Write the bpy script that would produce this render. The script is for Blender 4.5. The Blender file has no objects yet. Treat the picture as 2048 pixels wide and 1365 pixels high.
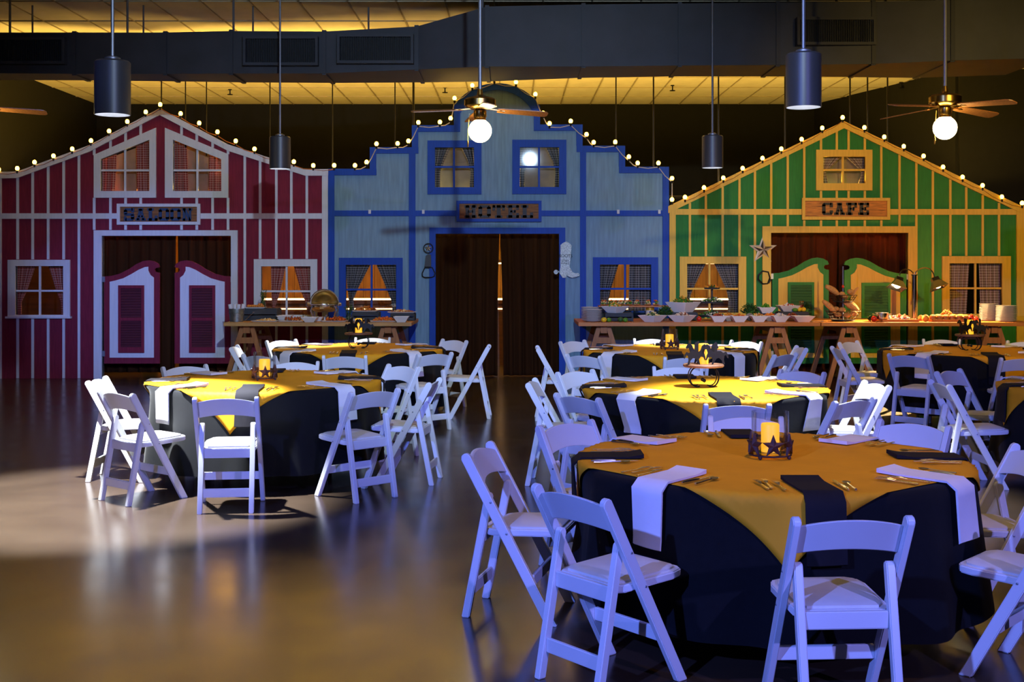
import bpy, bmesh, math, random
from mathutils import Vector, Matrix

S = bpy.context.scene
COL = S.collection
PI = math.pi
rnd = random.Random(7)

# ------------------------------------------------------------------ camera
FPX, HC, HY = 2400.0, 1.70, 527.0          # focal length in px (2048 px wide frame), eye height, horizon row
cam_d = bpy.data.cameras.new('camera')
cam = bpy.data.objects.new('camera', cam_d)
COL.objects.link(cam)
cam.location = (0, 0, HC)
cam.rotation_euler = (PI / 2, 0, 0)
cam_d.sensor_width = 36
cam_d.lens = FPX / 2048 * 36
cam_d.shift_y = -(682.5 - HY) / 2048
cam_d.clip_start = 0.05
cam_d.clip_end = 200
S.camera = cam

# ------------------------------------------------------------------ world, exposure
w = bpy.data.worlds.new('World')
S.world = w
w.use_nodes = True
w.node_tree.nodes['Background'].inputs[0].default_value = (0.55, 0.55, 0.8, 1)
w.node_tree.nodes['Background'].inputs[1].default_value = 0.03
S.view_settings.view_transform = 'Standard'
S.view_settings.look = 'None'
S.view_settings.exposure = 0.15
S.view_settings.gamma = 1.0
S.view_settings.use_curve_mapping = False
try:
    S.cycles.use_denoising = True
    S.cycles.caustics_reflective = False
    S.cycles.caustics_refractive = False
    S.cycles.sample_clamp_indirect = 3.0
    S.cycles.sample_clamp_direct = 12.0
    S.cycles.max_bounces = 8
    S.cycles.transparent_max_bounces = 16
except Exception:
    pass


# ------------------------------------------------------------------ stage spots above and behind the viewer, unseen warm spots, added ceiling uplights
def spot(name, loc, target, power, color, angle, blend=0.5, radius=0.08):
    l = bpy.data.lights.new(name, 'SPOT')
    l.energy = power
    l.color = color
    l.spot_size = math.radians(angle)
    l.spot_blend = blend
    l.shadow_soft_size = radius
    o = bpy.data.objects.new(name, l)
    COL.objects.link(o)
    o.location = loc
    d = Vector(target) - Vector(loc)
    o.rotation_euler = d.to_track_quat('-Z', 'Y').to_euler()
    return o


BLUE, VIOLET, AMBER, WARM = (0.13, 0.22, 1.0), (0.27, 0.26, 1.0), (1.0, 0.60, 0.10), (1.0, 0.72, 0.40)
spot('stage_spot_blue', (-4.2, -2.0, 4.4), (0.6, 7.0, 0.6), 3300, BLUE, 46, 0.8)
spot('stage_spot_violet', (4.8, -2.5, 4.4), (1.2, 7.5, 0.6), 1900, VIOLET, 50, 0.8)
spot('stage_spot_saloon', (-2.0, 1.0, 4.5), (-5.6, 17.7, 1.2), 4200, BLUE, 12, 0.95)
spot('stage_spot_facade', (0.5, 2.0, 4.6), (-1.2, 17.7, 1.8), 2550, (0.56, 0.76, 1.0), 50, 0.8)
spot('stage_spot_amber', (5.5, 3.0, 4.6), (5.6, 17.7, 1.9), 2600, (1.0, 0.68, 0.17), 34, 0.9)
spot('added_amber_spot', (1.6, 5.0, 4.9), (1.3, 5.9, 0.7), 190, (1.0, 0.62, 0.18), 42, 0.9)  # unseen spot added to warm the top of the foreground table
spot('floor_wash_spot', (-4.5, 1.0, 4.8), (-2.6, 4.6, 0.0), 36, (1.0, 0.66, 0.3), 75, 0.9)  # unseen warm spot washing the left foreground floor
for k, (ux, up) in enumerate(((-6.6, 520), (-3.8, 520), (-1.2, 500), (1.6, 470), (4.4, 400), (6.8, 200))):  # unseen lamps added behind the fronts to turn the ceiling amber
    spot('added_uplight', (ux, 18.4, 2.5), (ux, 18.2, 5.0), up, AMBER, 165, 0.15, 0.1)


# ------------------------------------------------------------------ materials
def lin(h):
    c = [int(h[i:i + 2], 16) / 255 for i in (0, 2, 4)]
    return tuple(x / 12.92 if x <= .04045 else ((x + .055) / 1.055) ** 2.4 for x in c) + (1,)


class NT:
    def __init__(s, name):
        s.m = bpy.data.materials.new(name)
        s.m.use_nodes = True
        s.t = s.m.node_tree
        s.b = s.t.nodes['Principled BSDF']
        s.out = s.t.nodes['Material Output']

    def n(s, typ, **kw):
        x = s.t.nodes.new(typ)
        for k, v in kw.items():
            if k.startswith('i_'):
                key = k[2:]
                x.inputs[int(key) if key.isdigit() else key].default_value = v
            else:
                setattr(x, k, v)
        return x

    def l(s, a, b):
        s.t.links.new(a, b)


def mat(name, col, rough=0.5, metal=0.0, var=0.12, scale=8.0, bump=0.0, bscale=40.0, stretch=None, spec=0.5, trans=0.0, sheen=0.0):
    q = NT(name)
    c = lin(col)
    q.b.inputs['Roughness'].default_value = rough
    q.b.inputs['Metallic'].default_value = metal
    q.b.inputs['Specular IOR Level'].default_value = spec
    if trans:
        q.b.inputs['Transmission Weight'].default_value = trans
    if sheen:
        q.b.inputs['Sheen Weight'].default_value = sheen
    tc = q.n('ShaderNodeTexCoord')
    src = tc.outputs['Object']
    if stretch:
        mp = q.n('ShaderNodeMapping')
        mp.inputs['Scale'].default_value = stretch
        q.l(src, mp.inputs[0])
        src = mp.outputs[0]
    nz = q.n('ShaderNodeTexNoise', i_Scale=scale, i_Detail=6.0)
    q.l(src, nz.inputs['Vector'])
    rp = q.n('ShaderNodeValToRGB')
    rp.color_ramp.elements[0].position = .3
    rp.color_ramp.elements[1].position = .7
    rp.color_ramp.elements[0].color = tuple(x * (1 - var) for x in c[:3]) + (1,)
    rp.color_ramp.elements[1].color = tuple(min(1, x * (1 + var)) for x in c[:3]) + (1,)
    q.l(nz.outputs['Fac'], rp.inputs[0])
    q.l(rp.outputs[0], q.b.inputs['Base Color'])
    if bump:
        n2 = q.n('ShaderNodeTexNoise', i_Scale=bscale, i_Detail=4.0)
        q.l(src, n2.inputs['Vector'])
        bp = q.n('ShaderNodeBump', i_Strength=bump, i_Distance=0.01)
        q.l(n2.outputs['Fac'], bp.inputs['Height'])
        q.l(bp.outputs[0], q.b.inputs['Normal'])
    return q.m


def emit(name, col, strength):
    q = NT(name)
    q.b.inputs['Base Color'].default_value = col + (1,)
    q.b.inputs['Emission Color'].default_value = col + (1,)
    q.b.inputs['Emission Strength'].default_value = strength
    return q.m


def glass(name, tint=(1, 1, 1), refl=0.08, rough=0.02):
    q = NT(name)
    tr = q.n('ShaderNodeBsdfTransparent')
    tr.inputs[0].default_value = tint + (1,)
    gl = q.n('ShaderNodeBsdfGlossy', i_Roughness=rough)
    mx = q.n('ShaderNodeMixShader')
    lw = q.n('ShaderNodeLayerWeight', i_Blend=0.25)
    mt = q.n('ShaderNodeMath', operation='MULTIPLY_ADD')
    mt.inputs[1].default_value = 0.35
    mt.inputs[2].default_value = refl
    q.l(lw.outputs['Fresnel'], mt.inputs[0])
    q.l(mt.outputs[0], mx.inputs[0])
    q.l(tr.outputs[0], mx.inputs[1])
    q.l(gl.outputs[0], mx.inputs[2])
    q.l(mx.outputs[0], q.out.inputs[0])
    return q.m


def gingham(name, dark, light, size=0.034):
    q = NT(name)
    tc = q.n('ShaderNodeTexCoord')
    sp = q.n('ShaderNodeSeparateXYZ')
    q.l(tc.outputs['UV'], sp.inputs[0])
    outs = []
    for ax in ('X', 'Y'):
        m1 = q.n('ShaderNodeMath', operation='MULTIPLY')
        m1.inputs[1].default_value = 1 / size
        q.l(sp.outputs[ax], m1.inputs[0])
        m2 = q.n('ShaderNodeMath', operation='FRACT')
        q.l(m1.outputs[0], m2.inputs[0])
        m3 = q.n('ShaderNodeMath', operation='GREATER_THAN')
        m3.inputs[1].default_value = 0.42
        q.l(m2.outputs[0], m3.inputs[0])
        outs.append(m3)
    ad = q.n('ShaderNodeMath', operation='ADD')
    q.l(outs[0].outputs[0], ad.inputs[0])
    q.l(outs[1].outputs[0], ad.inputs[1])
    hf = q.n('ShaderNodeMath', operation='MULTIPLY')
    hf.inputs[1].default_value = 0.5
    q.l(ad.outputs[0], hf.inputs[0])
    mx = q.n('ShaderNodeMix', data_type='RGBA')
    mx.inputs['A'].default_value = lin(light)
    mx.inputs['B'].default_value = lin(dark)
    q.l(hf.outputs[0], mx.inputs['Factor'])
    q.l(mx.outputs['Result'], q.b.inputs['Base Color'])
    q.b.inputs['Roughness'].default_value = 0.9
    q.b.inputs['Specular IOR Level'].default_value = 0.1
    return q.m


def floor_mat():
    q = NT('polished_concrete')
    tc = q.n('ShaderNodeTexCoord')
    a = q.n('ShaderNodeTexNoise', i_Scale=0.5, i_Detail=5.0, i_Roughness=0.5, i_Distortion=0.3)
    b = q.n('ShaderNodeTexNoise', i_Scale=3.0, i_Detail=3.0, i_Roughness=0.4)
    q.l(tc.outputs['Object'], a.inputs['Vector'])
    q.l(tc.outputs['Object'], b.inputs['Vector'])
    r = q.n('ShaderNodeValToRGB')
    r.color_ramp.elements[0].position, r.color_ramp.elements[0].color = 0.2, (0.024, 0.0155, 0.011, 1)
    r.color_ramp.elements[1].position, r.color_ramp.elements[1].color = 0.8, (0.070, 0.047, 0.032, 1)
    mx = q.n('ShaderNodeMix', data_type='FLOAT')
    mx.inputs['Factor'].default_value = 0.15
    q.l(a.outputs['Fac'], mx.inputs['A'])
    q.l(b.outputs['Fac'], mx.inputs['B'])
    q.l(mx.outputs['Result'], r.inputs[0])
    q.l(r.outputs[0], q.b.inputs['Base Color'])
    rr = q.n('ShaderNodeMapRange')
    rr.inputs['To Min'].default_value, rr.inputs['To Max'].default_value = 0.15, 0.28
    q.l(b.outputs['Fac'], rr.inputs['Value'])
    q.l(rr.outputs['Result'], q.b.inputs['Roughness'])
    return q.m


WV = (6, 6, 0.5)    # grain running up
WH = (0.5, 6, 6)    # grain running sideways
M = {
    'floor': floor_mat(),
    'tile': mat('ceiling_tile', 'd9d2c0', 0.95, var=.06, scale=5, bump=.3, bscale=60, spec=.1),
    'tgrid': mat('ceiling_grid', '958a72', 0.8),
    'blackwall': mat('black_paint_wall', '131312', 0.85, spec=.2),
    'duct': mat('duct_navy_black', '1f212b', 0.55, var=.25, scale=3, bump=.15, bscale=3, spec=.3),
    'ductdark': mat('vent_black', '050506', 0.8),
    'steel': mat('galvanised_rod', '6e7078', 0.45, 0.7),
    'louvre': mat('crimson_louvre', '4e0a20', 0.6, var=.1),
    'louvreg': mat('deep_green_louvre', '1c5a2a', 0.6, var=.1),
    'maroon': mat('maroon_board', '7a2136', 0.75, var=.16, scale=9, stretch=WV, bump=.1, spec=.25),
    'white': mat('white_trim', 'd8dbde', 0.6, var=.05, scale=5, stretch=WV, spec=.3),
    'hblue': mat('pale_blue_washed_board', '7b9db3', 0.8, var=.14, scale=5, stretch=WV, bump=.1, spec=.2),
    'dblue': mat('cobalt_trim', '0b43a8', 0.6, var=.12, scale=8, stretch=WV, spec=.3),
    'green': mat('green_board', '2c7a3c', 0.75, var=.12, scale=9, stretch=WV, bump=.1, spec=.25),
    'yellow': mat('cream_yellow_trim', 'e8bd52', 0.65, var=.08, scale=6, stretch=WV, spec=.25),
    'signwood': mat('dark_sign_wood', '85552b', 0.7, var=.5, scale=6, stretch=(1, 6, 14), bump=.2),
    'signwood2': mat('amber_sign_wood', 'c07a2e', 0.6, var=.5, scale=6, stretch=(1, 6, 14), bump=.2),
    'navy': mat('navy_letter', '1f3d63', 0.6),
    'charcoal': mat('charcoal_letter', '2b2b30', 0.6),
    'drape': mat('brown_velvet_drape', '38200f', 0.95, var=.2, scale=3, stretch=(2, 2, .2), spec=.05),
    'drape2': mat('rust_drape', '4a220f', 0.95, var=.2, scale=3, stretch=(2, 2, .2), spec=.05),
    'redg': gingham('red_gingham', 'a03325', 'd8a592'),
    'greyg': gingham('grey_gingham', '33302f', 'a8a3a0'),
    'rustg': gingham('brown_gingham', '8a6a58', 'd8c4b0', .04),
    'backing': mat('grey_sheer_backing', '9a8672', 0.9, var=.25, scale=4),
    'pane': glass('window_pane'),
    'panelwood': mat('honey_wood_panel', '9c6a2c', 0.6, var=.3, scale=4, stretch=WV),
    'counterwood': mat('dark_bar_wood', '4a2713', 0.5, var=.3, scale=4, stretch=WH),
    'strip': emit('bar_strip_light', (1.0, 0.66, 0.30), 5.0),
    'bulb': emit('string_bulb', (1.0, 0.50, 0.045), 18.0),
    'globe': emit('fan_globe_light', (1.0, 0.78, 0.34), 32.0),
    'cord': mat('orange_cord', '8a4a1a', 0.6),
    'cordw': mat('pale_cord', 'b9b3a4', 0.6),
    'brass': mat('antique_brass', 'a8863f', 0.25, 1.0, var=.15, scale=12),
    'fanwood': mat('oak_blade', '9a6430', 0.45, var=.3, scale=5, stretch=(10, 10, 3)),
    'fanlight': mat('pale_blade', '8d8378', 0.5, var=.15),
    'shade': mat('charcoal_cylinder', '3a3a3e', 0.40, 0.2, var=.04, spec=.4),
    'shadein': mat('white_reflector', 'e8e8ee', 0.5),
    'lampdisc': emit('downlight_lens', (0.85, 0.93, 1.0), 6.0),
    'chair': mat('white_resin', 'dfe1e6', 0.38, var=.03, scale=4, spec=.5),
    'pad': mat('white_vinyl_pad', 'd9d8d6', 0.5, var=.04, bump=.08, bscale=14),
    'bolt': mat('dull_bolt', 'a4a8b0', 0.4, 0.8),
    'black': mat('black_tablecloth', '0f1014', 0.85, var=.12, scale=30, bump=.06, bscale=250, spec=.15, sheen=.04),
    'gold': mat('gold_table_topper', 'e09a1a', 0.7, var=.05, scale=6, bump=.25, bscale=7, spec=.2),
    'napw': mat('white_napkin', 'e6e4ea', 0.85, var=.03, bump=.06, bscale=60, spec=.15),
    'napb': mat('black_napkin', '1b1a20', 0.85, var=.08, bump=.06, bscale=60, spec=.15),
    'silver': mat('silver_flatware', 'e6e0d2', 0.24, 1.0, var=.04),
    'tabletop': mat('plywood_top', '9a7b55', 0.6),
    'tableleg': mat('grey_table_leg', '6d6f75', 0.35, 0.8),
    'rust': mat('rusty_star_metal', '4a3232', 0.6, 0.5, var=.35, scale=30),
    'iron': mat('black_iron', '17171c', 0.5, 0.6),
    'hglass': glass('hurricane_glass', (.99, .995, 1), .05),
    'candle': None,
    'plank': mat('pine_plank', 'b98a4c', 0.55, var=.25, scale=4, stretch=(.6, 8, 8)),
    'plankr': mat('red_pine_plank', 'c0752c', 0.5, var=.25, scale=4, stretch=(.6, 8, 8)),
    'saw': mat('sawhorse_pine', '9a602d', 0.6, var=.25, scale=4, stretch=WV),
    'china': mat('white_china', 'e9e8e6', 0.25, var=.02, spec=.6),
    'chrome': mat('chrome', 'e4e5e8', 0.2, 1.0, var=.02),
    'goldchrome': mat('warm_chrome', 'd9b870', 0.28, 1.0, var=.05),
    'crate': mat('weathered_black_crate', '33383d', 0.75, var=.35, scale=6, stretch=(1, 6, 6)),
    'fritter': mat('fritter', 'c47a2a', 0.6, var=.35, scale=40),
    'wings': mat('brown_glaze', '8a3a14', 0.35, var=.45, scale=40),
    'salsa': mat('orange_pepper', 'd4601c', 0.5, var=.35, scale=40),
    'cheese': mat('grated_cheese', 'e39a2a', 0.7, var=.2, scale=50),
    'pasta': mat('pale_pasta', 'e2cf92', 0.6, var=.2, scale=40),
    'mushroom': mat('sliced_mushroom', 'd8c6ae', 0.7, var=.25, scale=50),
    'leaf': mat('salad_leaf', '4f8a2c', 0.5, var=.4, scale=30),
    'herb': mat('dark_herb', '24541f', 0.55, var=.4, scale=30),
    'cauli': mat('cauliflower', 'e2dcb8', 0.7, var=.12, scale=40),
    'tomato': mat('tomato_red', 'c3281a', 0.25, var=.12, scale=8),
    'lemon': mat('lemon_yellow', 'f0c21c', 0.4, var=.08, bump=.15, bscale=80),
    'lime': mat('lime_green', '4e8a1e', 0.4, var=.12, bump=.15, bscale=80),
    'onion': mat('onion_skin', 'd98a3a', 0.35, var=.2, scale=6),
    'bread': mat('bread_crust', 'c08a4a', 0.7, var=.3, scale=25, bump=.2),
    'bun': mat('toasted_bun', 'd9a050', 0.6, var=.2, scale=25),
    'meat': mat('sliced_meat', 'b0503a', 0.5, var=.35, scale=40),
    'jar': glass('green_jar_glass', (.75, .92, .88), .1),
    'jarplain': glass('clear_jar_glass', (.95, .95, .9), .1),
    'bucket': mat('galvanised_bucket', '8f9695', 0.4, 0.8, var=.3, scale=25),
    'can': mat('can_label', 'd9d2c0', 0.4, var=.05),
    'canlid': mat('yellow_can_band', 'd6a52a', 0.35, .4),
    'slate': mat('slate_tray', '2c2f36', 0.5),
    'stone': mat('grey_stone', '77787c', 0.8, var=.2, scale=12, bump=.3),
    'board': mat('cutting_board', 'b06a30', 0.5, var=.25, scale=4, stretch=(.6, 8, 8)),
    'heat': emit('heat_bulb', (1.0, 0.74, 0.40), 90.0),
    'lampmetal': mat('lamp_chrome', '8d8a86', 0.18, 1.0, var=.1),
    'starlight': mat('pale_star_edge', 'd4c5a8', 0.5, .2, var=.15),
    'stardark': mat('dark_star_facet', '4a4038', 0.5, .3, var=.2),
    'glitter': mat('silver_glitter', 'b9c4c0', 0.35, .6, var=.5, scale=90, bump=.6, bscale=120),
    'letter': mat('black_lettering', '1a1c1e', 0.6),
    'leather': mat('black_leather', '1b1c24', 0.5),
    'brownwood': mat('rustic_brown_disc', '6a4632', 0.65, var=.35, scale=9),
}
q = NT('candle_wax')
q.b.inputs['Base Color'].default_value = (0.92, 0.46, 0.03, 1)
q.b.inputs['Roughness'].default_value = 0.5
q.b.inputs['Emission Color'].default_value = (1.0, 0.47, 0.02, 1)
q.b.inputs['Emission Strength'].default_value = 0.9
M['candle'] = q.m


# ------------------------------------------------------------------ mesh builder
class MB:
    def __init__(s):
        s.v, s.f, s.mi, s.uv = [], [], [], None
        s.cur = 0

    def add(s, vs, fs):
        o = len(s.v)
        s.v += [tuple(p) for p in vs]
        for f in fs:
            s.f.append(tuple(i + o for i in f))
            s.mi.append(s.cur)
        return s

    def box(s, x0, x1, y0, y1, z0, z1):
        vs = [(x, y, z) for z in (z0, z1) for y in (y0, y1) for x in (x0, x1)]
        return s.add(vs, [(0, 2, 3, 1), (4, 5, 7, 6), (0, 1, 5, 4), (2, 6, 7, 3), (0, 4, 6, 2), (1, 3, 7, 5)])

    def hexa(s, b, t):      # 4 bottom, 4 top points, same winding
        return s.add(list(b) + list(t), [(3, 2, 1, 0), (4, 5, 6, 7), (0, 1, 5, 4), (1, 2, 6, 5), (2, 3, 7, 6), (3, 0, 4, 7)])

    def prism(s, poly, a0, a1, ax='y'):   # poly in the plane across the axis
        n = len(poly)

        def p3(p, a):
            return (p[0], a, p[1]) if ax == 'y' else ((a, p[0], p[1]) if ax == 'x' else (p[0], p[1], a))
        vs = [p3(p, a0) for p in poly] + [p3(p, a1) for p in poly]
        fs = [tuple(range(n))[::-1], tuple(range(n, 2 * n))] + [(i, (i + 1) % n, n + (i + 1) % n, n + i) for i in range(n)]
        return s.add(vs, fs)

    def bar(s, p, q, w, t, up=(0, 0, 1)):
        p, q = Vector(p), Vector(q)
        d = (q - p).normalized()
        u = Vector(up)
        if abs(d.dot(u)) > .98:
            u = Vector((0, 1, 0))
        a = d.cross(u).normalized()
        b = a.cross(d).normalized()
        a *= w / 2
        b *= t / 2
        return s.hexa([p - a - b, p + a - b, p + a + b, p - a + b], [q - a - b, q + a - b, q + a + b, q - a + b])

    def tube(s, pts, r, n=6, closed=False):
        pts = [Vector(p) for p in pts]
        rs = r if isinstance(r, (list, tuple)) else [r] * len(pts)
        N = len(pts)
        o = len(s.v)
        prev = None
        for i, p in enumerate(pts):
            if closed:
                d = pts[(i + 1) % N] - pts[i - 1]
            else:
                d = pts[min(i + 1, N - 1)] - pts[max(i - 1, 0)]
            d.normalize()
            if prev is None:
                prev = d.orthogonal().normalized()
            a = (prev - d * prev.dot(d))
            a = a.normalized() if a.length > 1e-6 else d.orthogonal().normalized()
            prev = a
            b = d.cross(a)
            for k in range(n):
                t = 2 * PI * k / n
                s.v.append(tuple(p + (a * math.cos(t) + b * math.sin(t)) * rs[i]))
        for i in range(N if closed else N - 1):
            j = (i + 1) % N
            for k in range(n):
                k2 = (k + 1) % n
                s.f.append((o + i * n + k, o + i * n + k2, o + j * n + k2, o + j * n + k))
                s.mi.append(s.cur)
        if not closed:
            s.f.append(tuple(o + k for k in range(n))[::-1])
            s.f.append(tuple(o + (N - 1) * n + k for k in range(n)))
            s.mi += [s.cur] * 2
        return s

    def lathe(s, prof, n=20, c=(0, 0, 0), a0=0.0, a1=2 * PI, sx=1.0, sy=1.0):
        full = abs(a1 - a0 - 2 * PI) < 1e-6
        o = len(s.v)
        m = n if full else n + 1
        for r, z in prof:
            for k in range(m):
                t = a0 + (a1 - a0) * k / n
                s.v.append((c[0] + r * sx * math.cos(t), c[1] + r * sy * math.sin(t), c[2] + z))
        for i in range(len(prof) - 1):
            for k in range(n):
                k2 = (k + 1) % m
                s.f.append((o + i * m + k, o + i * m + k2, o + (i + 1) * m + k2, o + (i + 1) * m + k))
                s.mi.append(s.cur)
        return s

    def ball(s, c, r, sz=1.0, n=8, m=5, sx=1.0, sy=1.0):
        prof = [(max(1e-4, r * math.sin(PI * i / m)), -r * sz * math.cos(PI * i / m)) for i in range(m + 1)]
        return s.lathe(prof, n, c, sx=sx, sy=sy)

    def blob(s, c, r, R=rnd):
        ph = R.random() * 6
        vs = []
        for d in ((0, 0, 1), (1, 0, 0), (0, 1, 0), (-1, 0, 0), (0, -1, 0), (0, 0, -1)):
            k = r * R.uniform(.75, 1.25)
            x, y = d[0] * math.cos(ph) - d[1] * math.sin(ph), d[0] * math.sin(ph) + d[1] * math.cos(ph)
            vs.append((c[0] + x * k, c[1] + y * k, c[2] + d[2] * k))
        return s.add(vs, [(0, 1, 2), (0, 2, 3), (0, 3, 4), (0, 4, 1), (5, 2, 1), (5, 3, 2), (5, 4, 3), (5, 1, 4)])

    def leaf(s, c, L, wd, R=rnd):
        a, t = R.uniform(0, 2 * PI), R.uniform(-.2, 1.2)
        d = Vector((math.cos(a) * math.cos(t), math.sin(a) * math.cos(t), math.sin(t)))
        sd = Vector((-math.sin(a), math.cos(a), R.uniform(-.4, .4))) * wd
        c = Vector(c)
        m = c + d * L * .5 + Vector((0, 0, L * .12))
        return s.add([c, m - sd, c + d * L, m + sd, m + Vector((0, 0, -wd * .5))], [(0, 1, 4), (1, 2, 4), (2, 3, 4), (3, 0, 4)])

    def build(s, name, m, parent=None, smooth=False, bevel=0.0, loc=None, rz=0.0, angle=35):
        me = bpy.data.meshes.new(name)
        me.from_pydata(s.v, [], s.f)
        ms = m if isinstance(m, (list, tuple)) else [m]
        for x in ms:
            me.materials.append(M[x] if isinstance(x, str) else x)
        for p, i in zip(me.polygons, s.mi):
            p.material_index = i
        bm = bmesh.new()
        bm.from_mesh(me)
        bmesh.ops.recalc_face_normals(bm, faces=bm.faces)
        if bevel:
            bmesh.ops.bevel(bm, geom=[e for e in bm.edges if len(e.link_faces) == 2 and e.calc_face_angle(0) > .5], offset=bevel, segments=2, affect='EDGES', clamp_overlap=True)
        bm.to_mesh(me)
        bm.free()
        if s.uv:
            uvl = me.uv_layers.new(name='UVMap')
            for lp in me.loops:
                uvl.data[lp.index].uv = s.uv[lp.vertex_index]
        if smooth:
            me.polygons.foreach_set('use_smooth', [True] * len(me.polygons))
            try:
                me.set_sharp_from_angle(angle=math.radians(angle))
            except Exception:
                pass
        o = bpy.data.objects.new(name, me)
        COL.objects.link(o)
        if parent is not None:
            o.parent = parent
        if loc is not None:
            o.location = loc
        o.rotation_euler[2] = rz
        return o


def tag(o, label, cat, group=None, kind=None):
    o['label'] = label
    o['category'] = cat
    if group:
        o['group'] = group
    if kind:
        o['kind'] = kind
    return o


def struct(o, label=None):
    o['kind'] = 'structure'
    if label:
        o['label'] = label
    return o


def empty(name, loc=(0, 0, 0), rz=0.0, parent=None):
    o = bpy.data.objects.new(name, None)
    COL.objects.link(o)
    o.empty_display_size = 0.1
    o.location = loc
    o.rotation_euler[2] = rz
    if parent is not None:
        o.parent = parent
    return o


def copy_tree(o, parent=None):
    c = o.copy()
    COL.objects.link(c)
    c.parent = parent
    for ch in list(o.children):
        copy_tree(ch, c)
    return c


def at(px, py, d):
    return Vector(((px - 1024) / FPX * d, d, HC + (HY - py) / FPX * d))


def X(px, d):
    return (px - 1024) / FPX * d


def Z(py, d):
    return HC + (HY - py) / FPX * d


# ------------------------------------------------------------------ the room shell
CE = 4.98      # ceiling height
BW = 24.7      # back wall distance
struct(MB().box(-14, 14, -4, BW, -0.1, 0).build('floor', 'floor'))
ceil = struct(MB().box(-14, 14, -4, BW + .3, CE + .015, CE + .12).build('ceiling', 'tgrid'))
tile_mesh = None
ny = 0
for j in range(8):
    y1 = 14.98 + 1.22 * (j + 1)
    for i in range(29):
        x0 = -8.76 + .61 * i
        if tile_mesh is None:
            t0 = MB().box(0, .598, -1.208, 0, CE, CE + .014).build('ceiling_tile', 'tile', ceil, loc=(x0, y1, 0))
            tile_mesh = t0
        else:
            c = tile_mesh.copy()
            COL.objects.link(c)
            c.location = (x0 + .006, y1, rnd.uniform(-.002, .002))
rest = MB()
for j in range(-15, 0):
    for i in range(29):
        x0, y1 = -8.76 + .61 * i, 14.98 + 1.22 * (j + 1)
        rest.box(x0, x0 + .598, y1 - 1.208, y1, CE, CE + .014)
o = rest.build('ceiling_tile_field', 'tile', ceil)
o['kind'] = 'stuff'
for i in range(30):
    x0 = -8.76 + .61 * i
    MB().box(x0 - .012, x0 + .010, 14.9, BW, CE - .010, CE + .004).build('grid_bar', 'tgrid', ceil)
for j in range(9):
    y1 = 14.98 + 1.22 * j
    MB().box(-8.7, 8.9, y1 - .006, y1 + .016, CE - .013, CE + .004).build('grid_bar', 'tgrid', ceil)
struct(MB().box(-14, 14, BW, BW + .2, 0, CE).build('wall_back', 'blackwall'))
struct(MB().box(-8.75, -8.55, 2, BW, 0, CE + .02).build('wall_left', 'blackwall'))
wr = MB()
for (a, b) in (((6.28, 24.7), (7.55, 20.3)), ((7.55, 20.3), (10.5, 20.3)), ((10.5, 20.3), (10.5, 2))):
    wr.bar((a[0], a[1], CE / 2), (b[0], b[1], CE / 2), .12, CE + .02)
struct(wr.build('wall_right', 'blackwall'))

# bar room behind the stage fronts (seen through the windows and the curtain gap)
bar = struct(empty('wall_interior', (0, 0, 0)))
for i in range(58):
    x0 = -6.2 + .2 * i
    MB().box(x0, x0 + .193, 21.0, 21.03, 0, 2.6).build('plank', 'panelwood', bar)
struct(MB().box(-8.5, -6.3, 20.4, 20.46, 0, 2.6).build('wall_partition', 'counterwood'))
bc = empty('bar_counter', (0, 19.9, 0))
tag(bc, 'long dark wooden bar counter glimpsed through the lower windows', 'counter')
MB().box(-4.6, 4.4, 0, .5, 0, 1.02).build('body', 'counterwood', bc)
MB().box(-4.7, 4.5, -.08, .6, 1.02, 1.09).build('counter_top', 'counterwood', bc, bevel=.01)
for zz, rr in ((.945, .010), (1.10, .022)):
    MB().tube([(-4.5, -.02, zz), (4.3, -.02, zz)], rr, 6).build('light_strip', 'strip', bc)
MB().box(-4.4, 4.2, 1.0, 1.06, 1.72, 1.76).build('shelf', 'counterwood', bc)
MB().tube([(-4.3, 1.0, 1.70), (4.1, 1.0, 1.70)], .012, 6).build('light_strip', 'strip', bc)

for lx, lp in ((-7.6, 16), (-3.2, 80), (0.0, 110), (3.0, 90)):  # lamps added to brighten the view through windows and curtain gap
    bl_ = empty('added_downlight', (lx, 19.2, 2.55))
    MB().lathe([(.05, 0), (.07, .0), (.07, .14), (.02, .16), (0, .16)], 16).build('shade', 'iron', bl_, smooth=True)
    MB().tube([(0, 0, .15), (0, 0, .19)], .02, 8).build('clamp', 'iron', bl_)
    b2 = spot('added_downlight_beam', (lx, 19.2, 2.55), (lx, 19.6, 0), lp, (1.0, 0.60, 0.16), 130, .6, .04)
    tag(bl_, 'small added downlight in the bar room, %s' % ('behind the saloon window' if lx < -5 else 'behind the roll-top dish window' if lx < -2 else 'behind the hotel curtain' if lx < 1 else 'behind the right hotel window'), 'downlight', 'added bar room downlights')

rail = MB().tube([(-8.56, 19.2, 2.76), (5.2, 19.2, 2.76)], .025, 8).build('added_lamp_pipe', 'iron', smooth=True)  # unseen pipe, added only to hold those extra lamps
tag(rail, 'black pipe added to carry the added downlights behind the stage fronts', 'pipe')

# ------------------------------------------------------------------ air duct
duct = empty('air_duct', (0, 0, 0))
tag(duct, 'long dark navy rectangular air duct hung below the ceiling', 'air duct')
DN = [(-60, 65, 146, 160, 14.7), (148, 65, 148, 161, 14.7), (330, 65, 148, 163, 14.7), (462, 62, 147, 165, 14.7), (648, 63, 147, 166, 14.7),
      (833, 53, 139, 165, 14.7), (974, 13, 133, 163, 14.6), (1167, 9, 133, 156, 14.6), (1360, 7, 131, 153, 14.6), (1556, 5, 130, 153, 14.6),
      (1747, 3, 128, 154, 14.5), (1905, 0, 121, 156, 14.3), (2100, -3, 116, 150, 14.2)]


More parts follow.
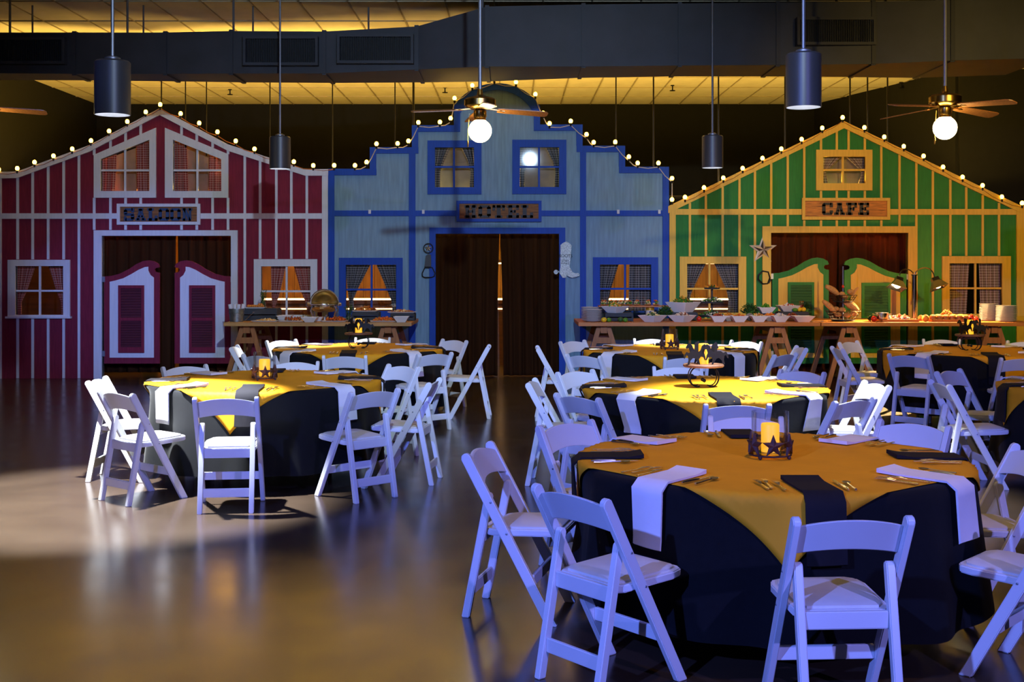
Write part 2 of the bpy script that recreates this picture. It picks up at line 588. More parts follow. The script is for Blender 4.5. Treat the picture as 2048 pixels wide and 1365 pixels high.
def duct_ring(n):
    px, ty, by, ry, d = n
    zb, zt = Z(by, d), min(Z(ty, d), CE - .04)
    dr = d * (HY - by) / (HY - ry)
    x = X(px, d)
    return [(x, d, zb), (x, dr, zb), (x, dr, zt), (x, d, zt)]


for a, b in zip(DN[:-1], DN[1:]):
    MB().hexa(duct_ring(a), duct_ring(b)).build('duct_section', 'duct', duct)
for n in DN[1:-1]:
    r = duct_ring(n)
    m = MB()
    for k in range(4):
        m.bar(r[k], r[(k + 1) % 4], .035, .05, (1, 0, 0))
    m.build('flange', 'duct', duct)
for (x0, x1, y0, y1) in ((-20, 130, 74, 128), (486, 636, 72, 131), (674, 827, 68, 127), (1594, 1752, 34, 90)):
    d = 14.62 if x0 < 1000 else 14.47
    bx = (X(x0, d), X(x1, d), Z(y1, d), Z(y0, d))
    v = MB()
    t = .035
    for (a0, a1, b0, b1) in ((bx[0], bx[1], bx[2], bx[2] + t), (bx[0], bx[1], bx[3] - t, bx[3]), (bx[0], bx[0] + t, bx[2] + t, bx[3] - t), (bx[1] - t, bx[1], bx[2] + t, bx[3] - t)):
        v.box(a0, a1, d - .02, d + .12, b0, b1)
    vo = v.build('vent_grille', 'duct', duct)
    MB().box(bx[0] + t, bx[1] - t, d + .05, d + .12, bx[2] + t, bx[3] - t).build('backing', 'ductdark', vo)
    sl = MB()
    k = bx[0] + t + .012
    while k < bx[1] - t:
        sl.box(k, k + .005, d, d + .03, bx[2] + t, bx[3] - t)
        k += .022
    so = sl.build('slat', 'duct', vo)
    so['kind'] = 'stuff'
for px, d in ((20, 14.72), (255, 14.72), (467, 14.72), (965, 14.65), (65, 15.24), (287, 15.24), (506, 15.3), (737, 15.35), (1203, 15.4), (1300, 15.4), (1895, 15.5)):
    zb = Z(75, 14.7) if px < 900 else Z(30, 14.7)
    MB().tube([(X(px, d), d, zb), (X(px, d), d, CE + .01)], .016 if d < 15 else .013, 6).build('hanger_rod', 'steel', duct)
for i, (px, py, ds) in enumerate(((460, 186, 'above the red saloon front'), (890, 182, 'left of the blue arch'), (1345, 178, 'right of the blue arch'), (1802, 172, 'above the green cafe front'))):
    d = FPX * (CE - .07 - HC) / (HY - py)
    s = empty('sprinkler_head', (X(px, d), d, CE - .14))
    MB().lathe([(.0, .14), (.035, .14), (.035, .125), (.012, .12), (.012, .05), (.0, .05)], 8).build('body', 'iron', s)
    MB().lathe([(0, .05), (.05, .045), (.055, .035), (0, .03)], 8).build('deflector', 'iron', s)
    tag(s, 'small dark sprinkler head on the ceiling ' + ds, 'sprinkler', 'ceiling sprinklers')

# ------------------------------------------------------------------ stage fronts
D = 17.7


def fx(p):
    return X(p, D)


def fz(p):
    return max(0.0, Z(p, D))


def wall_panel(roof, openings, name, m, parent, y0=D, y1=D + .05):
    """roof: list of (px,py) left to right; openings: (x0,x1,ytop0,ytop1,ybot) in px."""
    def rz_(x):
        for (a, b) in zip(roof[:-1], roof[1:]):
            if a[0] <= x <= b[0] and b[0] > a[0]:
                return a, b
        return roof[-2], roof[-1]

    def top(x, seg):
        a, b = seg
        return a[1] + (b[1] - a[1]) * (x - a[0]) / (b[0] - a[0])
    xs = sorted(set([p[0] for p in roof] + [o[0] for o in openings] + [o[1] for o in openings]))
    mb = MB()
    for xa, xb in zip(xs[:-1], xs[1:]):
        if xb - xa < .01:
            continue
        mid = (xa + xb) / 2
        seg = rz_(mid)
        ta, tb = top(xa, seg), top(xb, seg)
        cur = [(ta, tb)]
        ops = sorted([o for o in openings if o[0] <= mid <= o[1]], key=lambda o: o[2])
        bounds = [(ta, tb)]
        for o in ops:
            f = lambda x: o[2] + (o[3] - o[2]) * (x - o[0]) / (o[1] - o[0])
            bounds += [(f(xa), f(xb)), (o[4], o[4])]
        bounds.append((758, 758))
        for k in range(0, len(bounds), 2):
            (t0, t1), (b0, b1) = bounds[k], bounds[k + 1]
            if b0 - t0 < .5 and b1 - t1 < .5:
                continue
            mb.prism([(fx(xa), fz(b0)), (fx(xb), fz(b1)), (fx(xb), fz(t1)), (fx(xa), fz(t0))], y0, y1)
    return mb.build(name, m, parent)


def rect_part(name, m, parent, x0, x1, y0, y1, proud=.02, back=0.0, poly=None):
    if poly is None:
        poly = [(x0, y1), (x1, y1), (x1, y0), (x0, y0)]
    return MB().prism([(fx(a), fz(b)) for a, b in poly], D - proud, D - back).build(name, m, parent)


def roof_trim(pts, th, m, parent, proud=.035, drop=True):
    for (a, b) in zip(pts[:-1], pts[1:]):
        if abs(a[0] - b[0]) < 1:
            continue
        rect_part('roof_trim', m, parent, 0, 0, 0, 0, proud, -.06, [(a[0], a[1] + th), (b[0], b[1] + th), b, a])


def battens(xs, w, roof, blocks, m, parent):
    def top(x):
        for (a, b) in zip(roof[:-1], roof[1:]):
            if a[0] <= x <= b[0]:
                return a[1] + (b[1] - a[1]) * (x - a[0]) / (b[0] - a[0])
    for x in xs:
        iv = [(top(x) + 12, 757)]
        for (x0, x1, y0, y1) in blocks:
            if x0 - 2 < x < x1 + 2:
                nv = []
                yy0 = y0(x) if callable(y0) else y0
                for a, b in iv:
                    if yy0 > a:
                        nv.append((a, min(b, yy0)))
                    if y1 < b:
                        nv.append((max(a, y1), b))
                iv = [v for v in nv if v[1] - v[0] > 2]
        for a, b in iv:
            rect_part('batten', m, parent, x - w / 2, x + w / 2, a, b, .018)


def frame_boards(mb, outer, inner, y0, y1):
    n = len(outer)
    for k in range(n):
        j = (k + 1) % n
        mb.prism([(fx(p[0]), fz(p[1])) for p in (outer[k], outer[j], inner[j], inner[k])], y0, y1)
    return mb


def window(outer, inner, mx, my, m, parent, sill=False):
    """outer, inner: 4 px points (bl, br, tr, tl)."""
    wn = frame_boards(MB(), outer, inner, D - .035, D + .05).build('window', m, parent)
    xl, xr, yb = inner[0][0], inner[1][0], inner[0][1]
    f = lambda x: inner[3][1] + (inner[2][1] - inner[3][1]) * (x - xl) / (xr - xl)
    hw = 1.9
    MB().prism([(fx(mx - hw), fz(yb)), (fx(mx + hw), fz(yb)), (fx(mx + hw), fz(f(mx + hw))), (fx(mx - hw), fz(f(mx - hw)))], D + .0, D + .03).build('muntin', m, wn)
    MB().box(fx(xl), fx(xr), D + .002, D + .028, fz(my + hw), fz(my - hw)).build('muntin', m, wn)
    for (a, b) in ((xl, mx - hw), (mx + hw, xr)):
        MB().prism([(fx(a), fz(yb)), (fx(b), fz(yb)), (fx(b), fz(my + hw)), (fx(a), fz(my + hw))], D + .012, D + .016).build('pane', 'pane', wn)
        MB().prism([(fx(a), fz(my - hw)), (fx(b), fz(my - hw)), (fx(b), fz(f(b))), (fx(a), fz(f(a)))], D + .012, D + .016).build('pane', 'pane', wn)
    if sill:
        MB().box(fx(outer[0][0] - 3), fx(outer[1][0] + 3), D - .07, D, fz(outer[0][1] + 2), fz(outer[0][1] - 2)).build('window_sill', m, wn)
    return wn


def R4(x0, x1, y0, y1):
    return [(x0, y1), (x1, y1), (x1, y0), (x0, y0)]


def drape(name, left, right, ztop, zbot, y, m, label, cat, folds=6, amp=.03, nz=24, group=None, nx=None, topf=None):
    """hanging cloth; left, right: functions of t (0 top..1 bottom) giving px at the front plane; ztop, zbot in px."""
    mb = MB()
    nx = nx or folds * 8
    uv = []
    ph = rnd.random() * 6
    wmax = max(abs(right(t) - left(t)) for t in (0, .25, .5, .75, 1)) / FPX * y
    for j in range(nz + 1):
        t = j / nz
        l, r = left(t), right(t)
        for i in range(nx + 1):
            u = i / nx
            px = l + (r - l) * u
            zt = topf(px) if topf else ztop
            zz = Z(zt + (zbot - zt) * t, y)
            yy = y + amp * (math.sin(u * folds * 2 * PI + ph) + .4 * math.sin(u * folds * 3.3 * PI + 1.3 * ph + t * 1.5)) * (.55 + .45 * t)
            mb.v.append((X(px, y), yy, max(zz, .012)))
            uv.append((u * wmax * 1.25, zz))
    for j in range(nz):
        for i in range(nx):
            k = j * (nx + 1) + i
            mb.f.append((k, k + 1, k + nx + 2, k + nx + 1))
            mb.mi.append(0)
    mb.uv = uv
    o = mb.build(name, m, smooth=True, angle=80)
    md = o.modifiers.new('cloth_thickness', 'SOLIDIFY')
    md.thickness = .006
    return tag(o, label, cat, group)


def lerp(*kv):
    """piecewise linear function from (t, value) pairs."""
    def f(t):
        for (a, b) in zip(kv[:-1], kv[1:]):
            if t <= b[0]:
                return a[1] + (b[1] - a[1]) * (t - a[0]) / (b[0] - a[0])
        return kv[-1][1]
    return f


# slab lettering: polygons on a 1 x 1 box
def BX(x0, x1, y0, y1):
    return [(x0, y0), (x1, y0), (x1, y1), (x0, y1)]


ring = [BX(0, .3, .14, .86), BX(.7, 1, .14, .86), BX(.14, .86, .8, 1), BX(.14, .86, 0, .2), [(0, .14), (.14, 0), (.3, .2), (.3, .3), (0, .3)], [(1, .14), (1, .3), (.7, .3), (.7, .2), (.86, 0)],
        [(0, .86), (0, .7), (.3, .7), (.3, .8), (.14, 1)], [(1, .86), (.86, 1), (.7, .8), (.7, .7), (1, .7)]]
GLY = {
    'O': ring,
    'C': [BX(0, .3, .14, .86), BX(.14, .86, .8, 1), BX(.14, .86, 0, .2), ring[4], ring[6], [(1, .14), (1, .38), (.72, .38), (.72, .2), (.86, 0)], [(1, 1), (.7, 1), (.72, .62), (1, .62)]],
    'S': [BX(.0, .3, .5, .86), BX(.14, .86, .8, 1), BX(.14, .86, 0, .2), BX(.7, 1, .14, .5), BX(.05, .95, .4, .6), ring[6], ring[5], BX(.74, 1, .66, 1), BX(0, .26, 0, .34)],
    'A': [[(.1, .05), (.34, .05), (.58, .95), (.36, .95)], [(.9, .05), (.66, .05), (.42, .95), (.64, .95)], BX(.28, .72, .27, .42), BX(0, .43, 0, .2), BX(.57, 1, 0, .2), BX(.26, .74, .8, 1)],
    'L': [BX(.16, .48, 0, 1), BX(.02, .62, .8, 1), BX(.02, 1, 0, .2), BX(.76, 1, 0, .42)],
    'N': [BX(.1, .34, 0, 1), BX(.68, .9, 0, 1), [(.08, 1), (.38, 1), (.9, 0), (.62, 0)], BX(0, .46, 0, .18), BX(0, .36, .82, 1), BX(.56, 1, .82, 1)],
    'H': [BX(.1, .38, 0, 1), BX(.62, .9, 0, 1), BX(.3, .7, .4, .6), BX(0, .46, 0, .2), BX(.54, 1, 0, .2), BX(0, .46, .8, 1), BX(.54, 1, .8, 1)],
    'T': [BX(.34, .66, 0, 1), BX(0, 1, .8, 1), BX(0, .22, .58, 1), BX(.78, 1, .58, 1), BX(.2, .8, 0, .18)],
    'E': [BX(.14, .46, 0, 1), BX(0, 1, .8, 1), BX(0, 1, 0, .2), BX(.3, .72, .42, .58), BX(.6, .74, .34, .66), BX(.78, 1, .62, 1), BX(.78, 1, 0, .38)],
    'F': [BX(.14, .46, 0, 1), BX(0, 1, .8, 1), BX(0, .6, 0, .2), BX(.3, .74, .42, .58), BX(.62, .76, .34, .66), BX(.78, 1, .6, 1)],
}


def sign(text, x0, x1, y0, y1, tx0, tx1, ty0, ty1, mframe, mwood, mletter, label):
    yb = D - .02
    s = empty('wooden_sign', (fx((x0 + x1) / 2), yb, fz(y1)))
    ox, oz = fx((x0 + x1) / 2), fz(y1)

    def P(p):
        return (fx(p[0]) - ox, fz(p[1]) - oz)
    th = 6
    inn = R4(x0 + th, x1 - th, y0 + th, y1 - th)
    out = R4(x0, x1, y0, y1)
    MB().prism([P(p) for p in R4(x0 + 2, x1 - 2, y0 + 2, y1 - 2)], -.015, .0).build('board', mwood, s)
    for k in range(4):
        j = (k + 1) % 4
        MB().prism([P(p) for p in (out[k], out[j], inn[j], inn[k])], -.04, 0).build('frame_board', mframe, s)
    n = len(text)
    wl = (tx1 - tx0) / (n + (n - 1) * .14)
    for i, ch in enumerate(text):
        a = tx0 + i * wl * 1.14
        mb = MB()
        for poly in GLY[ch]:
            mb.prism([P((a + p[0] * wl, ty1 + (ty0 - ty1) * p[1])) for p in poly], -.032, -.014)
        mb.build('letter', mletter, s)
    tag(s, label, 'sign')


def swing_door(xh, xf, ytop, ysh, ybot, mborder, mpanel, mlouv, mfr, parent):
    """xh hinge px, xf free edge px. Curled top at the free edge."""
    sgn = 1 if xf > xh else -1
    W = abs(xf - xh)

    def P(u, v):                       # u from the hinge in px, v px down
        return (fx(xh + sgn * u), fz(v))
    h = ysh - ytop
    top = [(0, ysh), (.12 * W, ysh - .02 * h), (.28 * W, ysh - .16 * h), (.45 * W, ysh - .46 * h), (.58 * W, ysh - .76 * h), (.70 * W, ysh - .95 * h), (.80 * W, ytop), (.90 * W, ytop + .06 * h), (.98 * W, ytop + .22 * h), (W, ytop + .42 * h), (.97 * W, ytop + .46 * h),
           (.93 * W, ytop + .48 * h), (.91 * W, ytop + .58 * h), (.92 * W, ytop + .70 * h), (.96 * W, ytop + .76 * h), (W, ytop + .78 * h)]
    y0 = D - .02
    outer = [P(0, ybot)] + [P(*p) for p in top] + [P(W, ybot)]
    inn_top = [(.105 * W, ysh + .34 * h), (.2 * W, ysh + .27 * h), (.35 * W, ysh + .12 * h), (.5 * W, ysh - .15 * h), (.62 * W, ysh - .40 * h), (.74 * W, ysh - .58 * h), (.80 * W, ysh - .60 * h), (.80 * W, ysh - .36 * h), (.84 * W, ysh - .08 * h), (.90 * W, ysh + .08 * h)]
    dr = MB().prism(outer, y0, y0 + .035).build('swing_door', mborder, parent)
    inn = [P(.105 * W, ybot - 12)] + [P(*p) for p in inn_top] + [P(.90 * W, ybot - 12)]
    MB().prism(inn, y0 - .012, y0).build('inner_panel', mpanel, dr)
    a, b, t, bt = .27 * W, .73 * W, ysh + .56 * h, ybot - 22
    mid = t + (bt - t) * .48
    fr = MB()
    for (u0, u1, v0, v1) in ((a, a + 5, t, bt), (b - 5, b, t, bt), (a + 5, b - 5, t, t + 6), (a + 5, b - 5, bt - 11, bt), (a + 5, b - 5, mid, mid + 6)):
        p, r_ = P(u0, v1), P(u1, v0)
        fr.box(min(p[0], r_[0]), max(p[0], r_[0]), y0 - .042, y0 - .012, p[1], r_[1])
    fr.build('shutter_frame', mfr, dr)
    for (v0, v1) in ((t + 6, mid), (mid + 6, bt - 11)):
        lv = MB()
        n = 11
        for k in range(n):
            zz = fz(v0 + (v1 - v0) * (k + .5) / n)
            xa, xb = sorted((P(a + 5, 0)[0], P(b - 5, 0)[0]))
            hh = (v1 - v0) / n / FPX * D
            lv.hexa([(xa, y0 - .034, zz - hh * .5), (xb, y0 - .034, zz - hh * .5), (xb, y0 - .013, zz + hh * .6), (xa, y0 - .013, zz + hh * .6)],
                    [(xa, y0 - .038, zz - hh * .4), (xb, y0 - .038, zz - hh * .4), (xb, y0 - .017, zz + hh * .75), (xa, y0 - .017, zz + hh * .75)])
        lo = lv.build('louvre', mlouv, dr)
        lo['kind'] = 'stuff'
    for v in (ysh + 6, ybot - 20):
        p = P(-2, v)
        MB().box(p[0] - .015, p[0] + .03 * 1, y0 - .01, y0 + .02, p[1] - .04, p[1] + .04).build('hinge', 'bolt', dr)


def door_frame(x0, x1, xi0, xi1, yo, yi, m, parent, th=.04):
    for poly in ([(x0, 758), (xi0, 758), (xi0, yi), (x0, yo)], [(xi1, 758), (x1, 758), (x1, yo), (xi1, yi)], [(x0, yo), (xi0, yi), (xi1, yi), (x1, yo)]):
        MB().prism([(fx(a), fz(b)) for a, b in poly], D - th, D + .06).build('door_casing', m, parent)


def string_lights(pts, cord, label):
    d = D - .03
    s = empty('string_lights', tuple(at(*pts[0], d)))
    o0 = at(*pts[0], d)
    path = []
    for i, p in enumerate(pts):
        q0 = at(p[0], p[1] + 8, d) - o0
        if i:
            pv = path[-1]
            path.append((pv + q0) / 2 + Vector((0, 0, -.02)))
        path.append(q0)
    MB().tube(path, .008, 5).build('cord', cord, s)
    sock = bulb = None
    for p in pts:
        c = at(*p, d) - o0
        if bulb is None:
            bulb = MB().ball((0, 0, 0), .030, 1.15, 10, 7).build('bulb', 'bulb', s, smooth=True)
            sock = MB().lathe([(.0, -.075), (.014, -.075), (.018, -.03), (.0, -.028)], 8).build('socket', 'iron', s)
            b, k = bulb, sock
        else:
            b, k = bulb.copy(), sock.copy()
            COL.objects.link(b)
            COL.objects.link(k)
        b.location = c
        k.location = c
    tag(s, label, 'string lights')


def hang_rods(pairs, parent):
    for px, py, r in pairs:
        d = D + .12
        MB().tube([(X(px, d), d, Z(py, d) - .3), (X(px, d), d, CE + .01)], r, 6).build('suspension_rod', 'iron', parent)


# ---- saloon
sal = empty('saloon_facade', (fx(320), D, 0))
tag(sal, 'maroon stage front with white battens and a gabled saloon roofline', 'facade')
SR = [(-40, 345), (36, 343.6), (180, 291), (320, 217.5), (456, 289), (611, 339), (657, 338.7)]
OUT = {'sul': [(189, 396), (313, 396), (313, 256), (189, 310.5)], 'sur': [(331, 396), (457.5, 396), (457.5, 309), (331, 256)]}
INN = {'sul': [(202.5, 382.5), (300, 382.5), (300, 280), (202.5, 319)], 'sur': [(347, 382.5), (443.5, 382.5), (443.5, 319), (347, 280)]}


def fixed(root):     # children are built in world coordinates: shift them under the root
    for c in root.children:
        c.location = Vector(c.location) - Vector(root.location)


so_ = [(202.5, 300, 319, 280, 382.5), (347, 443.5, 280, 319, 382.5), (32, 128, 532.5, 532.5, 630), (523, 621.5, 533, 533, 630), (205, 463, 472, 472, 758)]
wall_panel(SR, so_, 'wall_board', 'maroon', sal)
roof_trim(SR, 13, 'white', sal)
rect_part('edge_board', 'white', sal, -40, 4, 345, 758, .03)
rect_part('edge_board', 'white', sal, 644.5, 656.5, 351, 758, .03)
for (a, b) in ((4, 236), (402, 644)):
    rect_part('rail_board', 'white', sal, a, b, 427, 438, .022)
fsl = lambda x: 310.5 + (256 - 310.5) * (x - 189) / 124
fsr = lambda x: 256 + (309 - 256) * (x - 331) / 126.5
sblk = [(188, 314, fsl, 396), (330, 458, fsr, 396), (236, 402, 408, 450), (-40, 660, 427, 438), (16, 142, 519, 637), (508, 636, 518, 635), (188, 477, 460, 758)]
battens([36, 66, 97, 128, 158.5, 189, 221.5, 251.7, 282, 363.6, 394, 425.7, 456.5, 490, 520.6, 553, 583, 614], 5.0, SR, sblk, 'white', sal)
for k, mx in (('sul', 250), ('sur', 394.5)):
    wn = window(OUT[k], INN[k], mx, 341, 'white', sal)
    i = INN[k]
    MB().prism([(fx(p[0]) * 1.0, fz(p[1])) for p in [(i[0][0] - 3, i[0][1] + 3), (i[1][0] + 3, i[1][1] + 3), (i[2][0] + 3, i[2][1] - 2), (i[3][0] - 3, i[3][1] - 2)]], D + .22, D + .23).build('sheer_backing', 'backing', wn)
window(R4(17, 141, 520, 635), R4(32, 128, 532.5, 630), 79.5, 582, 'white', sal, True)
window(R4(508.5, 635, 518.7, 634), R4(523, 621.5, 533, 630), 573, 583, 'white', sal, True)
door_frame(189, 476, 205, 463, 461, 472, 'white', sal)
swing_door(209, 320, 521, 553, 727.5, 'maroon', 'white', 'louvre', 'maroon', sal)
swing_door(462, 350, 521, 553, 727.5, 'maroon', 'white', 'louvre', 'maroon', sal)
hang_rods([(323, 226, .012), (371, 255, .01), (413, 272, .01), (540, 322, .01)], sal)
fixed(sal)
sign('SALOON', 236, 402, 408, 450, 250, 386, 417, 442, 'white', 'signwood', 'navy', 'SALOON sign of dark wood with navy letters in white frame')

# ---- hotel
hot = empty('hotel_facade', (fx(997), D, 0))
tag(hot, 'pale blue stepped stage front with cobalt trim and rounded top', 'facade')
arch = []
for k in range(17):
    t = k / 16
    x = 908 + (1080 - 908) * t
    u = (x - 994) / 86
    arch.append((x, 213 - 46 * (math.sqrt(max(0, 1 - (u * .86) ** 2)) - math.sqrt(1 - .86 ** 2)) / (1 - math.sqrt(1 - .86 ** 2))))
HR = [(657, 338), (740, 338), (740.01, 295), (824, 295), (824.01, 251), (908, 251)] + [(908.01, 213)] + arch[1:-1] + [(1080, 213), (1080.01, 249.5), (1165, 249.5), (1165.01, 292), (1250, 292), (1250.01, 334), (1337.5, 334)]
ho_ = [(870, 948, 295.5, 295.5, 375), (1039.6, 1118, 295, 295, 374.5), (692, 792.6, 530, 530, 622), (1199.7, 1301.8, 529.5, 529.5, 622), (871.5, 1118, 468, 468, 758)]
wall_panel(HR, ho_, 'wall_board', 'hblue', hot)
# cobalt edge trim following the steps
for (x0, x1, y0, y1) in ((657, 753, 338, 351), (740, 752.5, 295, 338), (752.5, 837, 295, 307.5), (824, 836.5, 251, 295), (836.5, 920.5, 251, 264), (908, 920.5, 213, 251),
                         (1067.5, 1080, 213, 249.5), (1067.5, 1153, 249.5, 262), (1152.5, 1165, 249.5, 292), (1153, 1238, 292, 304.5), (1237.5, 1250, 292, 334), (1238, 1337.5, 334, 346.5)):
    rect_part('edge_board', 'dblue', hot, x0, x1, y0, y1, .03, -.06)
for (a, b) in zip(arch[:-1], arch[1:]):
    ca = [(994 + (p[0] - 994) * (1 - 12.5 / 86), p[1] + 13 + .8 * abs(p[0] - 994) / 86) for p in (a, b)]
    rect_part('arch_board', 'dblue', hot, 0, 0, 0, 0, .032, -.06, [ca[0], ca[1], b, a])
rect_part('edge_board', 'dblue', hot, 657, 669, 351, 758, .03)
rect_part('edge_board', 'dblue', hot, 1325, 1337.5, 346.5, 758, .03)
rect_part('post_board', 'dblue', hot, 818, 831, 307.5, 758, .03)
rect_part('post_board', 'dblue', hot, 1160, 1172, 304.5, 758, .03)
for (a, b) in ((669, 818), (831, 913), (1083, 1160), (1172, 1325)):
    rect_part('rail_board', 'dblue', hot, a, b, 421.5, 432.5, .028)
for (o_, i_, mx, my) in (((855.3, 963, 281.6, 389), (870, 948, 295.5, 375), 908, 334), ((1024.6, 1132.6, 280, 388.5), (1039.6, 1118, 295, 374.5), 1078, 334)):
    wn = window(R4(*o_), R4(*i_), mx, my, 'dblue', hot)
    MB().box(fx(i_[0] - 3), fx(i_[1] + 3), D + .22, D + .23, fz(i_[3] + 3), fz(i_[2] - 3)).build('sheer_backing', 'backing', wn)
window(R4(678.5, 805.5, 516, 634), R4(692, 792.6, 530, 622), 743, 579.6, 'dblue', hot)
window(R4(1185.7, 1316, 515, 634), R4(1199.7, 1301.8, 529.5, 622), 1250, 578, 'dblue', hot)
door_frame(859, 1130.5, 871.5, 1118, 455.7, 468, 'dblue', hot)
hang_rods([(665, 350, .01), (790, 307, .01), (827, 262, .018), (1232, 300, .01), (1307, 345, .012)], hot)
for x in (740, 847, 1236, 1318):
    MB().box(fx(x) - .018, fx(x) + .018, D - .05, D - .028, fz(428), fz(420)).build('cord_clip', 'white', hot)
fixed(hot)
sign('HOTEL', 913, 1083, 402, 444, 929, 1066, 411, 436, 'dblue', 'signwood', 'charcoal', 'HOTEL sign of weathered wood in a cobalt blue frame')

# ---- cafe
caf = empty('cafe_facade', (fx(1690), D, 0))
tag(caf, 'green stage front with yellow battens and a pitched cafe roof', 'facade')
CR = [(1338.5, 414), (1687.5, 244), (2036, 413), (2047, 413)]
co_ = [(1645.5, 1729.5, 314, 314, 367), (1373.6, 1476.5, 528, 528, 626), (1897.6, 2003, 527, 527, 628), (1541, 1815, 466, 466, 758)]
wall_panel(CR, co_, 'wall_board', 'green', caf)
roof_trim([(1336, 413), (1687.5, 243)], 14, 'yellow', caf)
roof_trim([(1687.5, 243), (2040, 412)], 14, 'yellow', caf)
rect_part('edge_board', 'yellow', caf, 1338.5, 1351, 420, 758, .03)
rect_part('edge_board', 'yellow', caf, 2032, 2047, 412, 758, .03)
for (a, b) in ((1351, 1602.5), (1778, 2032)):
    rect_part('rail_board', 'yellow', caf, a, b, 418.5, 430, .024)
cblk = [(1631, 1744, 300, 382), (1602, 1778, 396, 441), (1336, 2050, 418.5, 430), (1359, 1492, 513, 635), (1883, 2020, 512, 635), (1524, 1830, 453, 758)]
battens([1379.5, 1411.4, 1445, 1478.6, 1509.5, 1542, 1575, 1608, 1641.5, 1673, 1696.6, 1729, 1762, 1798.4, 1832, 1865, 1900, 1931.8, 1964.7, 1997.3], 4.6, CR, cblk, 'yellow', caf)
wn = window(R4(1631.4, 1743.6, 300, 381.3), R4(1645.5, 1729.5, 314, 367), 1686, 340, 'yellow', caf)
MB().box(fx(1642), fx(1733), D + .22, D + .23, fz(370), fz(310)).build('sheer_backing', 'backing', wn)
window(R4(1359, 1491.7, 513.5, 634), R4(1373.6, 1476.5, 528, 626), 1419, 578, 'yellow', caf)
window(R4(1883, 2020, 512.7, 636), R4(1897.6, 2003, 527, 628), 1951, 577, 'yellow', caf)
door_frame(1524, 1829, 1541, 1815, 453, 466, 'yellow', caf)
swing_door(1544, 1657, 515.5, 547, 727.6, 'green', 'yellow', 'louvreg', 'green', caf)
swing_door(1812, 1688, 516, 548, 727.6, 'green', 'yellow', 'louvreg', 'green', caf)
hang_rods([(1437, 378, .012), (1570, 310, .012), (1700, 262, .012), (1735, 278, .012), (1775, 298, .012)], caf)
fixed(caf)
sign('CAFE', 1602.5, 1778, 396.4, 440, 1643, 1736, 406, 430.5, 'yellow', 'signwood2', 'letter', 'CAFE sign of amber wood with black letters in yellow frame')

# ---- string lights
sc = 3.0118
string_lights([(a / sc, b / sc) for a, b in ((-8, 1022), (104, 1015), (208, 978), (322, 940), (435, 898), (548, 848), (657, 790), (767, 733), (878, 675), (965, 630), (1088, 685), (1200, 742), (1310, 795), (1420, 850), (1533, 898), (1650, 940), (1770, 975), (1887, 998), (2013, 997))],
              'cord', 'warm bulbs strung along the red saloon gable')
string_lights([(680 + a / sc, b / sc) for a, b in ((90, 997), (160, 977), (220, 867), (347, 865), (412, 850), (472, 738), (602, 736), (666, 713), (690, 592), (797, 515), (930, 478), (1060, 495), (1177, 568), (1224, 682), (1262, 744), (1390, 730), (1485, 810), (1528, 858), (1658, 856), (1740, 945), (1793, 983), (1918, 983), (2000, 1075), (2000, 1203))],
              'cordw', 'warm bulbs strung over the stepped blue hotel top')
sc = 2.9767
string_lights([(1360 + a / sc, b / sc) for a, b in ((30, 1175), (143, 1118), (258, 1060), (373, 1003), (491, 943), (603, 887), (724, 830), (847, 763), (968, 700), (1098, 760), (1216, 816), (1332, 872), (1450, 930), (1566, 995), (1682, 1055), (1801, 1105), (1916, 1173), (2037, 1210))],
              'cord', 'warm bulbs strung along the green cafe gable')

# ---- doorway drapes
k_ = lerp
drape('doorway_curtain', k_((0, 203), (1, 200)), k_((0, 353), (1, 350)), 466, 745, D + .34, 'drape', 'brown curtain behind the left saloon swing door', 'curtain', 7, .04)
drape('doorway_curtain', k_((0, 356), (.45, 358), (1, 359)), k_((0, 468), (1, 468)), 466, 752, D + .37, 'drape', 'brown curtain behind the right saloon swing door', 'curtain', 6, .04)
drape('doorway_curtain', k_((0, 868), (1, 868)), k_((0, 999), (.35, 996), (1, 995)), 464, 755, D + .33, 'drape', 'left brown curtain in the blue hotel doorway', 'curtain', 7, .035)
drape('doorway_curtain', k_((0, 1000), (.35, 1004), (1, 1007)), k_((0, 1122), (1, 1122)), 464, 757, D + .36, 'drape', 'right brown curtain in the blue hotel doorway', 'curtain', 7, .035)
drape('doorway_curtain', k_((0, 1537), (1, 1537)), k_((0, 1676), (1, 1672)), 462, 748, D + .34, 'drape2', 'rust brown curtain behind the left cafe swing door', 'curtain', 7, .04)
drape('doorway_curtain', k_((0, 1678), (1, 1682)), k_((0, 1820), (1, 1820)), 462, 750, D + .37, 'drape2', 'rust brown curtain behind the right cafe swing door', 'curtain', 7, .04)

